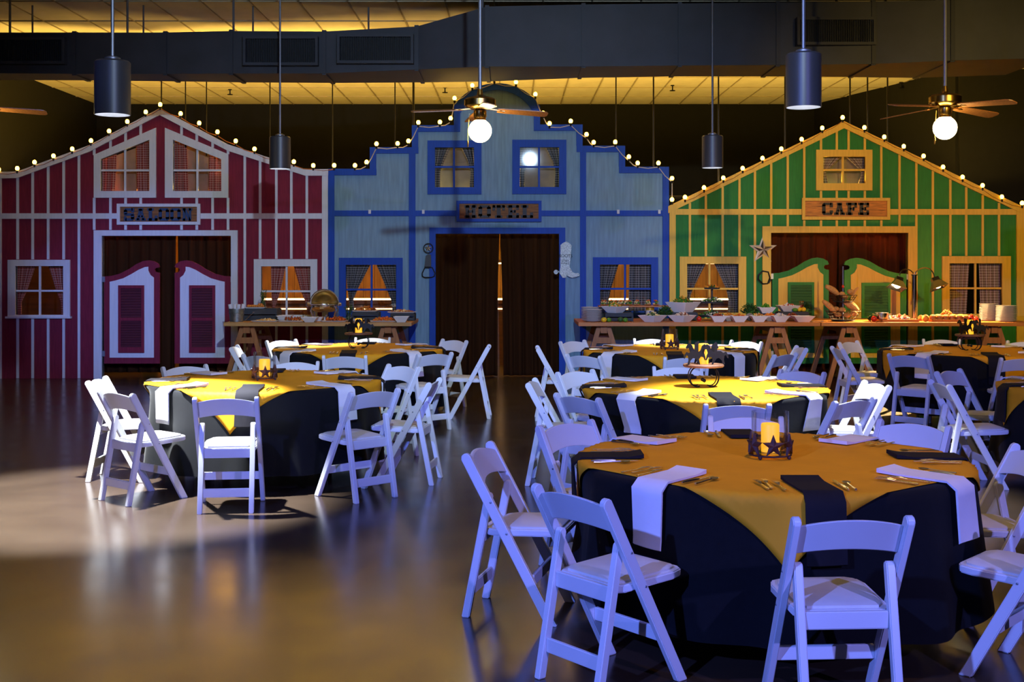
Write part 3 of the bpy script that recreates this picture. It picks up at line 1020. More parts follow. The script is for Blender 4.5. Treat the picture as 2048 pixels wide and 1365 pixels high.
# ---- window curtains
yc = D + .12
WC = [
    ('redg', k_((0, 199), (1, 199)), k_((0, 233), (1, 229)), lambda p: 319 - (p - 202.5) * .4, 386, 'red gingham curtain at left of the left gable window', 3),
    ('redg', k_((0, 272), (1, 274)), k_((0, 302), (1, 302)), lambda p: 319 - (p - 202.5) * .4, 386, 'red gingham curtain at right of the left gable window', 3),
    ('redg', k_((0, 345), (1, 345)), k_((0, 374), (1, 377)), lambda p: 280 + (p - 347) * .4, 386, 'red gingham curtain at left of the right gable window', 3),
    ('redg', k_((0, 418), (1, 417)), k_((0, 446), (1, 446)), lambda p: 280 + (p - 347) * .4, 386, 'red gingham curtain at right of the right gable window', 3),
    ('redg', k_((0, 31), (1, 34)), k_((0, 72), (.5, 54), (.72, 43), (1, 43)), 529, 634, 'red gingham curtain tied left in the leftmost saloon window', 4),
    ('redg', k_((0, 96), (.5, 112), (.72, 122), (1, 123)), k_((0, 129), (1, 128)), 529, 634, 'red gingham curtain tied right in the leftmost saloon window', 4),
    ('redg', k_((0, 542), (.6, 543), (1, 545)), k_((0, 573), (.5, 561), (.85, 549), (1, 550)), 529, 634, 'red gingham curtain hanging left behind the roll-top dish window', 4),
    ('redg', k_((0, 587), (.5, 602), (.75, 613), (1, 615)), k_((0, 624), (1, 623)), 529, 634, 'red gingham curtain tied right behind the roll-top dish window', 4),
    ('greyg', k_((0, 868), (1, 868)), k_((0, 903), (.35, 888), (.6, 880), (1, 880)), 293, 378, 'grey gingham curtain at left of the left upper hotel window', 4),
    ('greyg', k_((0, 922), (.35, 936), (.6, 942), (1, 939)), k_((0, 950), (1, 950)), 293, 378, 'grey gingham curtain at right of the left upper hotel window', 4),
    ('greyg', k_((0, 1038), (1, 1038)), k_((0, 1066), (.35, 1055), (.6, 1048), (1, 1048)), 293, 378, 'grey gingham curtain at left of the right upper hotel window', 4),
    ('greyg', k_((0, 1090), (.35, 1106), (.6, 1112), (1, 1109)), k_((0, 1120), (1, 1120)), 293, 378, 'grey gingham curtain at right of the right upper hotel window', 4),
    ('greyg', k_((0, 690), (1, 700)), k_((0, 742), (.5, 716), (.72, 707), (1, 710)), 527, 628, 'grey gingham curtain tied left in the left lower hotel window', 5),
    ('greyg', k_((0, 752), (.5, 774), (.75, 784), (1, 786)), k_((0, 795), (1, 795)), 527, 628, 'grey gingham curtain tied right in the left lower hotel window', 5),
    ('greyg', k_((0, 1198), (1, 1200)), k_((0, 1238), (.5, 1222), (1, 1212)), 527, 628, 'grey gingham curtain tied left in the right lower hotel window', 5),
    ('greyg', k_((0, 1259), (.5, 1258), (1, 1256)), k_((0, 1304), (1, 1304)), 527, 628, 'grey gingham curtain hanging right in the right lower hotel window', 6),
    ('rustg', k_((0, 1644), (1, 1644)), k_((0, 1684), (.4, 1660), (.6, 1650), (1, 1656)), 311, 370, 'pale gingham curtain at left of the cafe gable window', 4),
    ('rustg', k_((0, 1689), (.4, 1715), (.6, 1724), (1, 1716)), k_((0, 1731), (1, 1731)), 311, 370, 'pale gingham curtain at right of the cafe gable window', 4),
    ('greyg', k_((0, 1372), (1, 1374)), k_((0, 1413), (.5, 1386), (.7, 1378), (1, 1378)), 525, 630, 'grey gingham curtain tied left in the left cafe window', 5),
    ('greyg', k_((0, 1427), (.5, 1452), (.72, 1457), (1, 1455)), k_((0, 1478), (1, 1478)), 525, 630, 'grey gingham curtain hanging right in the left cafe window', 5),
    ('rustg', k_((0, 1896), (1, 1896)), k_((0, 1938), (1, 1932)), 525, 632, 'pale gingham curtain at left of the rightmost cafe window', 5),
    ('rustg', k_((0, 1958), (.5, 1960), (1, 1962)), k_((0, 2005), (1, 2004)), 525, 632, 'pale gingham curtain at right of the rightmost cafe window', 5),
]
for (m, l, r, t, b, lab, nf) in WC:
    drape('window_curtain', l, r, t if not callable(t) else 0, b, yc, m, lab, 'curtain', nf, .014, 14, topf=t if callable(t) else None)


# ---- wall ornaments
def star_mesh(mb, c, R, r, depth, y, rot=PI / 2, mats=(0, 1)):
    ctr = (c[0], y - depth, c[1])
    pts = [(c[0] + (R if k % 2 == 0 else r) * math.cos(rot + k * PI / 5), y, c[1] + (R if k % 2 == 0 else r) * math.sin(rot + k * PI / 5)) for k in range(10)]
    for k in range(10):
        mb.cur = mats[k % 2]
        mb.add([ctr, pts[k], pts[(k + 1) % 10]], [(0, 1, 2)])
    mb.cur = mats[0]
    back = [(p[0], y + .01, p[2]) for p in pts]
    mb.add(pts + back, [(k, (k + 1) % 10, 10 + (k + 1) % 10, 10 + k) for k in range(10)] + [tuple(range(10, 20))])
    mb.cur = 0
    return mb


st = empty('barn_star', (fx(1525), D - .03, fz(500)))
star_mesh(MB(), (0, 0), .215, .085, .025, .0, PI / 2).build('outer_star', ['starlight', 'starlight'], st)
star_mesh(MB(), (0, 0), .15, .06, .045, -.012, PI / 2).build('inner_star', ['stardark', 'starlight'], st)
tag(st, 'five pointed metal barn star on the yellow cafe door casing', 'star')
sti = empty('stirrup', (fx(1527), D - .05, fz(556)))
MB().tube([(-.02, 0, .10), (.06, 0, .085), (.085, 0, .0), (.05, 0, -.085), (-.02, 0, -.09), (-.09, 0, -.02), (-.085, 0, .04)], .012, 6, True).build('ring', 'iron', sti, smooth=True)
MB().bar((.06, 0, -.08), (.10, 0, -.02), .03, .02).build('tread', 'iron', sti)
tag(sti, 'dark iron stirrup hanging below the barn star', 'stirrup')
sb = empty('stirrup_wall_hanging', (fx(857), D - .05, fz(520)))
zc = fz(497) - fz(520)
MB().tube([(.068 * math.cos(t * PI / 12), 0, zc + .068 * math.sin(t * PI / 12)) for t in range(24)], .008, 6, True).build('ring', 'iron', sb, smooth=True)
star_mesh(MB(), (0, zc), .06, .024, .018, 0.004).build('star', ['starlight', 'stardark'], sb)
MB().prism([(-.055, -.10), (.045, -.10), (.04, .075), (.0, .085), (-.035, .06)], -.02, .005).build('leather_flap', 'leather', sb)
MB().tube([(-.05, 0, -.115), (.06, 0, -.115), (.10, 0, -.20), (.085, 0, -.245), (.05, 0, -.26), (-.05, 0, -.26), (-.085, 0, -.245), (-.09, 0, -.20)], .009, 6, True).build('stirrup_iron', 'iron', sb, smooth=True)
tag(sb, 'dark stirrup wall hanging with ringed star beside the hotel doorway', 'wall hanging')
bt = empty('boot_sign', (fx(1132), D - .05, fz(520)))


def bp(p):
    return ((1090 + p[0] / 13.644 - 1132) / FPX * D, (520 - (470 + p[1] / 13.65)) / FPX * D)


ol = [(420, 280), (470, 235), (520, 205), (570, 188), (620, 205), (680, 250), (720, 290), (705, 480), (690, 650), (665, 860), (695, 930), (745, 1010), (800, 1045), (900, 1042), (940, 1090), (915, 1125), (830, 1155), (730, 1172), (660, 1150), (580, 1095), (572, 1170), (480, 1172), (385, 1040), (415, 900), (415, 600)]
MB().prism([bp(p) for p in ol], -.02, 0).build('boot_plate', 'glitter', bt)
c = bp((295, 1015))
MB().lathe([(0, -.01), (.032, -.01), (.034, .0), (.032, .01), (0, .01)], 12).build('spur_wheel', 'glitter', bt, loc=(c[0], -.01, c[1])).rotation_euler[0] = PI / 2
a, b = bp((330, 1005)), bp((410, 1010))
MB().bar((a[0], -.01, a[1]), (b[0], -.01, b[1]), .02, .02).build('spur_arm', 'glitter', bt)


def text_part(txt, size, loc, m, parent, depth=.003):
    cu = bpy.data.curves.new('lettering', 'FONT')
    cu.body = txt
    cu.size = size
    cu.extrude = depth
    cu.align_x = 'CENTER'
    tmp = bpy.data.objects.new('lettering_source', cu)
    COL.objects.link(tmp)
    dg = bpy.context.evaluated_depsgraph_get()
    me = bpy.data.meshes.new_from_object(tmp.evaluated_get(dg))
    bpy.data.objects.remove(tmp)
    me.name = 'lettering'
    me.materials.clear()
    me.materials.append(M[m])
    o = bpy.data.objects.new('lettering', me)
    COL.objects.link(o)
    o.parent = parent
    o.location = loc
    o.rotation_euler = (PI / 2, 0, 0)
    return o


for (t, sz, p) in (('BOOTS', .062, (555, 612)), ('STAY', .045, (550, 738)), ('AWHILE', .034, (545, 803))):
    c = bp(p)
    text_part(t, sz, (c[0], -.022, c[1]), 'letter', bt)
tag(bt, 'silver glitter cowboy boot sign reading BOOTS STAY beside the hotel doorway', 'sign')


# ------------------------------------------------------------------ pendant downlights
def pendant(px, py_bot, d, label, power):
    z0 = Z(py_bot, d)
    p = empty('pendant_light', (X(px, d), d, z0))
    r, h = .126, .375
    MB().lathe([(r - .006, 0), (r, 0), (r, h), (r - .012, h + .012), (.0, h + .012)], 40).build('cylinder_shade', 'shade', p, smooth=True)
    MB().lathe([(r - .006, .0), (r - .012, .05), (.06, .10), (.0, .10)], 40).build('reflector', 'shadein', p, smooth=True)
    MB().lathe([(.0, .085), (.06, .085), (.06, .095), (0, .095)], 24).build('lens', 'lampdisc', p)
    MB().lathe([(.0, h + .012), (.055, h + .012), (.055, h + .035), (.03, h + .045), (0, h + .045)], 20).build('cap', 'steel', p, smooth=True)
    MB().tube([(0, 0, h + .04), (0, 0, CE - z0 + .01)], .013, 8).build('rod', 'steel', p, smooth=True)
    tag(p, label, 'pendant light', 'black cylinder pendants')
    s = spot('pendant_beam', (X(px, d), d, z0 + .05), (X(px, d), d, 0), power, (0.92, 0.97, 1.0), 65, .45, .05)
    s.parent = p
    s.location = (0, 0, .05)
    s.rotation_euler = (0, 0, 0)


pendant(225, 230, 8.6, 'large black cylinder pendant at upper left, near the viewer', 3400)
pendant(1607, 215, 8.6, 'large black cylinder pendant hanging before the cafe gable', 1000)
pendant(560, 338, 14.4, 'smaller black cylinder pendant before the saloon roof', 900)
pendant(1425, 336, 14.4, 'smaller black cylinder pendant between hotel and cafe fronts', 900)


# ------------------------------------------------------------------ ceiling fans
def fan(px, py_globe, d, ang, label, RB=.66):
    z = Z(py_globe, d)
    f = empty('ceiling_fan', (X(px, d), d, z))
    MB().ball((0, 0, 0), .112, 1.0, 28, 18).build('glass_globe', 'globe', f, smooth=True)
    MB().lathe([(.0, .10), (.06, .10), (.055, .12), (.062, .135), (.062, .19), (.05, .2), (.0, .2)], 24).build('light_fitter', 'brass', f, smooth=True)
    MB().lathe([(.0, .20), (.09, .205), (.14, .225), (.152, .24), (.152, .295), (.14, .31), (.07, .33), (.03, .345), (.022, .40), (.0, .40)], 32).build('motor_housing', 'brass', f, smooth=True)
    MB().tube([(0, 0, .38), (0, 0, CE - z + .01)], .018, 10).build('downrod', 'steel', f, smooth=True)
    bl = br = None
    for k in range(4):
        a = ang + k * PI / 2
        if bl is None:
            m = MB()
            pitch = math.radians(-13)
            prof = [(.17, .045), (.22, .055), (RB - .06, .068), (RB - .02, .06), (RB, .035)]
            pts = [(r, wd) for r, wd in prof] + [(r, -wd) for r, wd in prof[::-1]]
            top = [(r, wd * math.cos(pitch), wd * math.sin(pitch) - .055 * r + .012) for r, wd in pts]
            bot = [(p[0], p[1], p[2] - .008) for p in top]
            n = len(pts)
            m.add(top + bot, [tuple(range(n)), tuple(range(n, 2 * n))[::-1]] + [(i, (i + 1) % n, n + (i + 1) % n, n + i) for i in range(n)])
            bl = m.build('blade', 'fanwood', f)
            br = MB().bar((.08, 0, .01), (.24, 0, -.008), .035, .01).bar((.2, -.03, -.008), (.2, .03, .0), .02, .008).build('blade_bracket', 'brass', f)
            b_, r_ = bl, br
        else:
            b_, r_ = bl.copy(), br.copy()
            COL.objects.link(b_)
            COL.objects.link(r_)
        for o in (b_, r_):
            o.location = (0, 0, .20)
            o.rotation_euler[2] = a
    MB().tube([(-.10, -.05, .16), (-.115, -.05, .0), (-.115, -.05, -.10)], .003, 5).tube([(-.115, -.05, -.10), (-.115, -.05, -.16)], .007, 6).build('pull_chain', 'brass', f)
    tag(f, label, 'ceiling fan', 'ceiling fans with globe lights')


fan(960, 262, 11.5, math.radians(10), 'brass ceiling fan with glowing globe before the hotel arch')
fan(1890, 256, 11.5, math.radians(32), 'brass ceiling fan with glowing globe at upper right', .757)
fan(-52, 258, 11.5, math.radians(12), 'ceiling fan at the left edge, only one blade in view')


# ------------------------------------------------------------------ folding chair (sitter faces +y, origin on the floor below the top of the back)
def post_y(z):
    return .43 * (.79 - z) / .79


def make_chair():
    c = empty('folding_chair')
    d = Vector((.43, -.79)).normalized()
    nrm = Vector((-d.y, d.x))          # in (y, z)
    hw = .024
    tp = Vector((0, .79 - .02))
    poly = []
    for k in range(7):
        t = PI * k / 6
        v = tp + nrm * hw * math.cos(t) - d * hw * math.sin(t) * .9
        poly.append((v.x, v.y))
    a = tp - nrm * hw
    ft = lambda p: p + d * (p.y / -d.y)
    b1, b2 = ft(tp - nrm * hw), ft(tp + nrm * hw)
    poly += [(b1.x, 0), (b2.x, 0)]
    for s in (-1, 1):
        x = s * .207
        leg = MB().prism(poly, x - .015, x + .015, 'x').build('front_leg', 'chair', c, bevel=.004, smooth=True)
        for zz in (.565, .42):
            MB().lathe([(0, 0), (.0055, 0), (.005, .002), (0, .003)], 8).build('bolt', 'bolt', leg, loc=(x + s * .0155, post_y(zz) + .002, zz)).rotation_euler[1] = s * PI / 2
        # rear leg
        p0, p1 = Vector((post_y(.575) - .015, .585)), Vector((-.012, 0))
        dd = (p1 - p0).normalized()
        nn = Vector((-dd.y, dd.x))
        h2 = .019
        pl = []
        for k in range(7):
            t = PI * k / 6
            v = p0 + nn * h2 * math.cos(t) - dd * h2 * math.sin(t)
            pl.append((v.x, v.y))
        f2 = lambda p: p + dd * (p.y / -dd.y)
        e1, e2 = f2(p0 - nn * h2), f2(p0 + nn * h2)
        pl += [(e1.x, 0), (e2.x, 0)]
        xx = s * .172
        MB().prism(pl, xx - .0165, xx + .0165, 'x').build('rear_leg', 'chair', c, bevel=.004, smooth=True)
    # backrest: bowed panel with arched edges
    m = MB()
    n = 14
    for k in range(n + 1):
        u = -1 + 2 * k / n
        x = u * .193
        zt, zb = .752 + .028 * (1 - u * u), .640 + .022 * (1 - u * u)
        bow = -.022 * (1 - u * u)
        for (zz, off) in ((zb, -.008), (zt, -.008), (zt, .010), (zb, .010)):
            m.v.append((x, post_y(zz) + bow + off, zz))
    for k in range(n):
        o = 4 * k
        for i in range(4):
            j = (i + 1) % 4
            m.f.append((o + i, o + j, o + 4 + j, o + 4 + i))
            m.mi.append(0)
    m.f += [(0, 1, 2, 3), (4 * n + 3, 4 * n + 2, 4 * n + 1, 4 * n)]
    m.mi += [0, 0]
    m.build('backrest', 'chair', c, smooth=True, bevel=.003)
    # seat and pad
    out = [(-.155, .085), (.155, .085), (.185, .13), (.19, .40), (.175, .455), (.14, .475), (-.14, .475), (-.175, .455), (-.19, .40), (-.185, .13)]
    tilt = lambda y, z: z + (y - .28) * .04
    m = MB()
    nn_ = len(out)
    m.add([(x, y, tilt(y, .405)) for x, y in out] + [(x, y, tilt(y, .437)) for x, y in out],
          [tuple(range(nn_))[::-1], tuple(range(nn_, 2 * nn_))] + [(i, (i + 1) % nn_, nn_ + (i + 1) % nn_, nn_ + i) for i in range(nn_)])
    m.build('seat', 'chair', c, bevel=.005, smooth=True)
    m = MB()
    inn = [(x * .87, .28 + (y - .28) * .88) for x, y in out]
    inn2 = [(x * .80, .28 + (y - .28) * .80) for x, y in out]
    m.add([(x, y, tilt(y, .436)) for x, y in inn] + [(x, y, tilt(y, .446)) for x, y in inn] + [(x, y, tilt(y, .452)) for x, y in inn2],
          [(i, (i + 1) % nn_, nn_ + (i + 1) % nn_, nn_ + i) for i in range(nn_)] + [(nn_ + i, nn_ + (i + 1) % nn_, 2 * nn_ + (i + 1) % nn_, 2 * nn_ + i) for i in range(nn_)] + [tuple(range(2 * nn_, 3 * nn_))])
    m.build('seat_pad', 'pad', c, smooth=True, angle=50)
    MB().box(-.157, .157, .060, .082, .365, .43).build('seat_rail', 'chair', c, bevel=.004)
    MB().box(-.157, .157, .008, .026, .105, .165).build('rear_stretcher', 'chair', c, bevel=.004)
    yy = post_y(.20)
    MB().bar((-.193, yy, .20), (.193, yy, .20), .018, .055).build('front_stretcher', 'chair', c, bevel=.003)
    return c


chair0 = make_chair()
chair_used = [False]


def place_chair(x, y, face, label, group):
    c = chair0 if not chair_used[0] else copy_tree(chair0)
    chair_used[0] = True
    c.location = (x, y, 0)
    c.rotation_euler = (0, 0, face - PI / 2)
    tag(c, label, 'chair', group)


# ------------------------------------------------------------------ flatware (lying along +x from tip to handle end)
def fork_mesh():
    m = MB()
    pr = [(0, .0), (.055, .011), (.075, .006), (.10, .0035), (.16, .005), (.19, .008)]
    zz = lambda x: .006 * math.exp(-((x - .05) / .03) ** 2) + .003
    for t in (-.0095, -.0032, .0032, .0095):
        m.bar((0, t, zz(0) + .003), (.042, t, zz(.042)), .0028, .0025)
    pts = [(.040, .0115), (.055, .0115), (.072, .0065), (.09, .0035), (.15, .0045), (.185, .0075), (.192, .004)]
    for (a, b) in zip(pts[:-1], pts[1:]):
        m.hexa([(a[0], -a[1], zz(a[0]) - .001), (a[0], a[1], zz(a[0]) - .001), (b[0], b[1], zz(b[0]) - .001), (b[0], -b[1], zz(b[0]) - .001)],
               [(a[0], -a[1], zz(a[0]) + .0015), (a[0], a[1], zz(a[0]) + .0015), (b[0], b[1], zz(b[0]) + .0015), (b[0], -b[1], zz(b[0]) + .0015)])
    return m


def knife_mesh():
    m = MB()
    m.prism([(0, -.002), (.02, -.009), (.11, -.010), (.115, .005), (.02, .006)], .002, .0045, 'z')
    m.tube([(.112, -.002, .004), (.13, -.002, .005), (.20, -.001, .005), (.228, 0, .004)], [.005, .006, .0075, .004], 6)
    return m


def spoon_mesh():
    m = MB()
    m.lathe([(.0, .001), (.6, .002), (1.0, .008), (.92, .009), (.5, .004), (0, .003)], 12, (.026, 0, 0), sx=.027, sy=.019)
    m.tube([(.048, 0, .007), (.07, 0, .0065), (.14, 0, .004), (.178, 0, .004)], [.004, .003, .004, .0055], 6)
    return m


FLAT = {}
for nm, fn in (('fork', fork_mesh), ('knife', knife_mesh), ('spoon', spoon_mesh)):
    o = fn().build(nm, 'silver', smooth=True)
    FLAT[nm] = o.data
    bpy.data.objects.remove(o)

# ------------------------------------------------------------------ centrepieces


def star_ring(loc, label):
    h = empty('candle_holder', loc, rnd.random())
    R = .100
    MB().lathe([(0, .022), (.084, .022), (.089, .03), (.089, .225), (.0875, .225), (.0875, .03), (.0, .03)], 36).build('hurricane_glass', 'hglass', h, smooth=True)
    MB().tube([(R * math.cos(k * PI / 18), R * math.sin(k * PI / 18), .018) for k in range(36)], .004, 6, True).build('base_ring', 'rust', h, smooth=True)
    MB().box(-R, R, -.006, .006, .014, .02).box(-.006, .006, -R, R, .014, .02).build('base_cross', 'rust', h)
    for k in range(4):
        t = k * PI / 2 + .4
        MB().ball((R * math.cos(t), R * math.sin(t), .010), .010, 1, 8, 5).build('foot', 'rust', h, smooth=True)
    sm = None
    for k in range(6):
        t = k * PI / 3
        if sm is None:
            mb = star_mesh(MB(), (0, .068), .056, .023, .012, 0)
            so = mb.build('star', 'rust', h)
            sm = so.data
        else:
            so = bpy.data.objects.new('star', sm)
            COL.objects.link(so)
            so.parent = h
        so.location = (R * math.cos(t), R * math.sin(t), 0)
        so.rotation_euler[2] = t + PI / 2
    c = MB().lathe([(.0, .03), (.043, .03), (.044, .16), (.040, .166), (.030, .158), (.0, .152)], 24).build('pillar_candle', 'candle', loc=(loc[0], loc[1], loc[2]), smooth=True)
    tag(h, label, 'candle holder', 'star candle holders')
    return c


HORSE = [(-.115, .005), (-.095, .005), (-.085, .035), (-.06, .055), (-.035, .05), (-.02, .03), (.0, .0), (.012, .003), (.0, .045), (.02, .065), (.045, .06), (.06, .035), (.068, .038), (.06, .075), (.05, .095), (.062, .125), (.085, .12), (.092, .13), (.075, .155), (.055, .165), (.03, .15), (.015, .115), (-.01, .10), (-.02, .135), (-.01, .17), (-.03, .185), (-.045, .165), (-.04, .11), (-.075, .11), (-.10, .095), (-.125, .105), (-.145, .08), (-.15, .05), (-.138, .055), (-.125, .08), (-.11, .07), (-.105, .04)]


def horse_stand(loc, label):
    h = empty('horse_candle_stand', loc)
    for s in (-1, 1):
        for dy in (-.05, -.035, .05):
            pts = []
            for k in range(15):
                t = -.35 * PI + 1.25 * PI * k / 14 if s > 0 else PI + .35 * PI - 1.25 * PI * k / 14
                t = (-.62 * PI + 1.12 * PI * k / 14)
                x = s * (.055 + .055 * math.cos(t))
                z = .078 + .074 * math.sin(t)
                pts.append((x, dy, max(z, .005)))
            MB().tube(pts, .0045, 6).build('horseshoe_leg', 'iron', h, smooth=True)
    MB().ball((0, -.04, .05), .014, 1, 8, 5).ball((.0, .045, .05), .014, 1, 8, 5).bar((0, -.05, .05), (0, .055, .05), .012, .012).build('leg_joint', 'iron', h)
    MB().lathe([(0, .152), (.148, .152), (.155, .158), (.155, .168), (.148, .174), (0, .174)], 28).build('wood_disc', 'brownwood', h, smooth=True)
    for (a, r, fl) in ((-2.2, .075, 1), (-.75, .085, -1), (.9, .085, 1), (2.4, .075, -1)):
        m = MB()
        m.prism([(p[0] * .8 * fl, .172 + p[1] * .95) for p in HORSE], -.002, .002)
        m.build('horse_silhouette', 'iron', h, loc=(r * math.cos(a), r * math.sin(a), 0), rz=rnd.uniform(-.5, .5))
    c = MB().lathe([(.0, .174), (.038, .174), (.038, .325), (.030, .33), (.0, .322)], 22).build('pillar_candle', 'candle', loc=(loc[0], loc[1], loc[2]), smooth=True)
    tag(h, label, 'candle stand', 'horse candle stands')
    return c


# ------------------------------------------------------------------ round tables
TOP = .752
RT = .914
DIRS = [(-90, 'near side'), (-135, 'near left side'), (180, 'left side'), (135, 'far left side'), (90, 'far side'), (45, 'far right side'), (0, 'right side'), (-45, 'near right side')]


def round_table(cx, cy, rot, corner, phrase, piece, chairs, tweak=None, settings=None):
    R = random.Random(int(cx * 100) + int(cy * 10))
    n1, p1, p2, p3 = R.choice((11, 12, 13)), R.random() * 6, R.random() * 6, R.random() * 6

    def seat_r(a):
        return 1.44 + (tweak or {}).get(a, (0, 0, 0))[1]
    dents = [(math.radians(a + (tweak or {}).get(a, (0, 0, 0))[0]), 1.46 - seat_r(a)) for a, _ in DIRS if (chairs is None or a in chairs) and seat_r(a) < 1.46]

    def fold(th, s):
        s = max(0, min(1, s))
        k = 0
        for a, dp in dents:          # cloth pushed in by a tucked chair
            q_ = abs((th - a + PI) % (2 * PI) - PI)
            k = max(k, dp * max(0, 1 - (q_ / .42) ** 2) ** .5 if q_ < .42 else 0)
        k *= min(1, s / .4) * 1.05
        return -k + .012 + .055 * s + s * (.030 * math.sin(n1 * th + p1) + .014 * math.sin(5 * th + p2) + .010 * math.sin(19 * th + p3))
    t = empty('round_table', (cx, cy, 0))
    MB().lathe([(0, .725), (RT, .725), (RT, .745), (0, .745)], 48).build('tabletop', 'tabletop', t)
    for a in (25, 155, 205, 335):
        x, y = .55 * math.cos(math.radians(a)), .45 * math.sin(math.radians(a))
        MB().tube([(x, y, 0), (x, y, .726)], .018, 8).build('leg', 'tableleg', t, smooth=True)
    tag(t, 'round folding banquet table, the ' + phrase, 'table', 'round banquet tables')
    # floor-length black cloth
    m = MB()
    nt, drop = 144, .615
    rings = [(0, 0, TOP), (.5, 0, TOP), (.85, 0, TOP), (RT - .004, 0, TOP)]
    m.v.append((0, 0, TOP))
    prof = [(0.5, None), (.85, None), (RT - .006, None)] + [(None, s) for s in (.01, .03, .08, .16, .26, .38, .5, .62, .74, .86, 1.0)]
    for (r, s) in prof:
        for k in range(nt):
            th = 2 * PI * k / nt
            rr = r if r else RT + fold(th, s) * (.35 if s < .02 else .8 if s < .05 else 1)
            zz = TOP if r else TOP - drop * s - (.004 if s == .01 else 0)
            m.v.append((rr * math.cos(th), rr * math.sin(th), zz))
    for k in range(nt):
        m.f.append((0, 1 + k, 1 + (k + 1) % nt))
        m.mi.append(0)
    for i in range(len(prof) - 1):
        for k in range(nt):
            k2 = (k + 1) % nt
            a = 1 + i * nt
            m.f.append((a + k, a + nt + k, a + nt + k2, a + k2))
            m.mi.append(0)
    cl = m.build('tablecloth', 'black', loc=(cx, cy, 0), smooth=True, angle=70)
    tag(cl, 'black floor-length cloth on the ' + phrase, 'tablecloth', 'black tablecloths')
    # gold square topper
    m = MB()
    N, hs = 60, .86
    ca, sa = math.cos(math.radians(corner) - PI / 4), math.sin(math.radians(corner) - PI / 4)
    for j in range(N + 1):
        for i in range(N + 1):
            u, v = -hs + 2 * hs * i / N, -hs + 2 * hs * j / N
            x, y = u * ca - v * sa, u * sa + v * ca
            rho, th = math.hypot(x, y), math.atan2(y, x)
            if rho <= RT:
                zz = TOP + .004 + .0012 * math.sin(9 * x + p1) * math.sin(11 * y + p2)
                k = 1 + .018 * (rho / RT) ** 12
                m.v.append((x * k, y * k, zz))
            else:
                e = rho - RT
                rr = RT + fold(th, e / drop) + .012 + .005 * math.sin(14 * th + p2) * min(1, e / .1)
                m.v.append((rr * math.cos(th), rr * math.sin(th), TOP + .003 - e))
    for j in range(N):
        for i in range(N):
            k = j * (N + 1) + i
            m.f.append((k, k + 1, k + N + 2, k + N + 1))
            m.mi.append(0)
    go = m.build('table_topper', 'gold', loc=(cx, cy, 0), smooth=True, angle=70)
    md = go.modifiers.new('cloth_thickness', 'SOLIDIFY')
    md.thickness = .002
    md.offset = 1
    tag(go, 'gold square topper draped over the ' + phrase, 'tablecloth', 'gold table toppers')
    # centrepiece
    cz = TOP + .0065
    if piece == 'star':
        c = star_ring((cx, cy, cz), 'glass candle holder ringed with rusty stars on the ' + phrase)
    elif piece == 'horse':
        c = horse_stand((cx, cy, cz), 'black horse silhouette candle stand on the ' + phrase)
    else:
        c = None
    if c:
        tag(c, 'yellow pillar candle at the centre of the ' + phrase, 'candle', 'yellow pillar candles')
    # places
    for i, (a, dn) in enumerate(DIRS):
        if settings is not None and a not in settings:
            continue
        th0 = math.radians(a + rot)
        er, et = Vector((math.cos(th0), math.sin(th0), 0)), Vector((-math.sin(th0), math.cos(th0), 0))
        blk = i % 2 == 0
        wd = .082
        jr, jt = R.uniform(-.02, .02), R.uniform(-.02, .02)
        yaw = R.uniform(-.18, .18)
        hang = R.uniform(.25, .29)
        path = []
        r0 = .60 + jr
        ns = 8
        for k in range(ns + 1):
            path.append(('t', r0 + (RT + .004 - r0) * k / ns))
        for k in range(1, 9):
            path.append(('h', hang * k / 8))
        m = MB()
        cols = (-1, -.5, 0, .5, 1)
        for side in (0, 1):
            for (kd, val) in path:
                for cc in cols:
                    off = cc * wd + jt
                    if kd == 't':
                        x = er * val + et * (off + yaw * (RT - val) * .5)
                        zz = TOP + .010 + (.009 if side == 0 else 0) + .012 * max(0, 1 - (val - r0) / .07) * (1 if side == 0 else .2)
                        m.v.append((x.x, x.y, zz))
                    else:
                        th = th0 + off / (RT + .04)
                        rr = RT + fold(th, val / drop) + (.040 if side == 0 else .030) + .008 * val
                        m.v.append((rr * math.cos(th), rr * math.sin(th), TOP + .012 - val + (.006 if side == 0 else 0)))
        P_, C_ = len(path), len(cols)
        for side in (0, 1):
            o = side * P_ * C_
            for p in range(P_ - 1):
                for q_ in range(C_ - 1):
                    b = o + p * C_ + q_
                    m.f.append((b, b + 1, b + C_ + 1, b + C_))
                    m.mi.append(0)
        o2 = P_ * C_
        for p in range(P_ - 1):
            for q_ in (0, C_ - 1):
                b = p * C_ + q_
                m.f.append((b, b + C_, o2 + b + C_, o2 + b))
                m.mi.append(0)
        for p in (0, P_ - 1):
            for q_ in range(C_ - 1):
                b = p * C_ + q_
                m.f.append((b, b + 1, o2 + b + 1, o2 + b))
                m.mi.append(0)
        na = m.build('napkin', 'napb' if blk else 'napw', loc=(cx, cy, 0), smooth=True, angle=60)
        tag(na, '%s folded napkin at the %s of the %s' % ('black' if blk else 'white', dn, phrase), 'napkin', 'folded napkins')
        # three forks to the left of the napkin, knife and spoon to the right (seen by the sitter)
        for nm, off, rr, what in (('fork', -.205, .665, 'outer fork'), ('fork', -.168, .645, 'middle fork'), ('fork', -.130, .675, 'inner fork'), ('knife', .135, .645, 'knife'), ('spoon', .170, .680, 'spoon')):
            # the sitter looks along -er: his left is +et turned round
            p = er * (rr + R.uniform(-.012, .012)) - et * (-off) * 1.0
            ln = .19
            if (er * (rr + ln) + et * off).length > RT - .005:
                p -= er * ((er * (rr + ln) + et * off).length - RT + .008)
            o = bpy.data.objects.new(nm, FLAT[nm])
            COL.objects.link(o)
            o.location = (cx + p.x, cy + p.y, TOP + .0112)
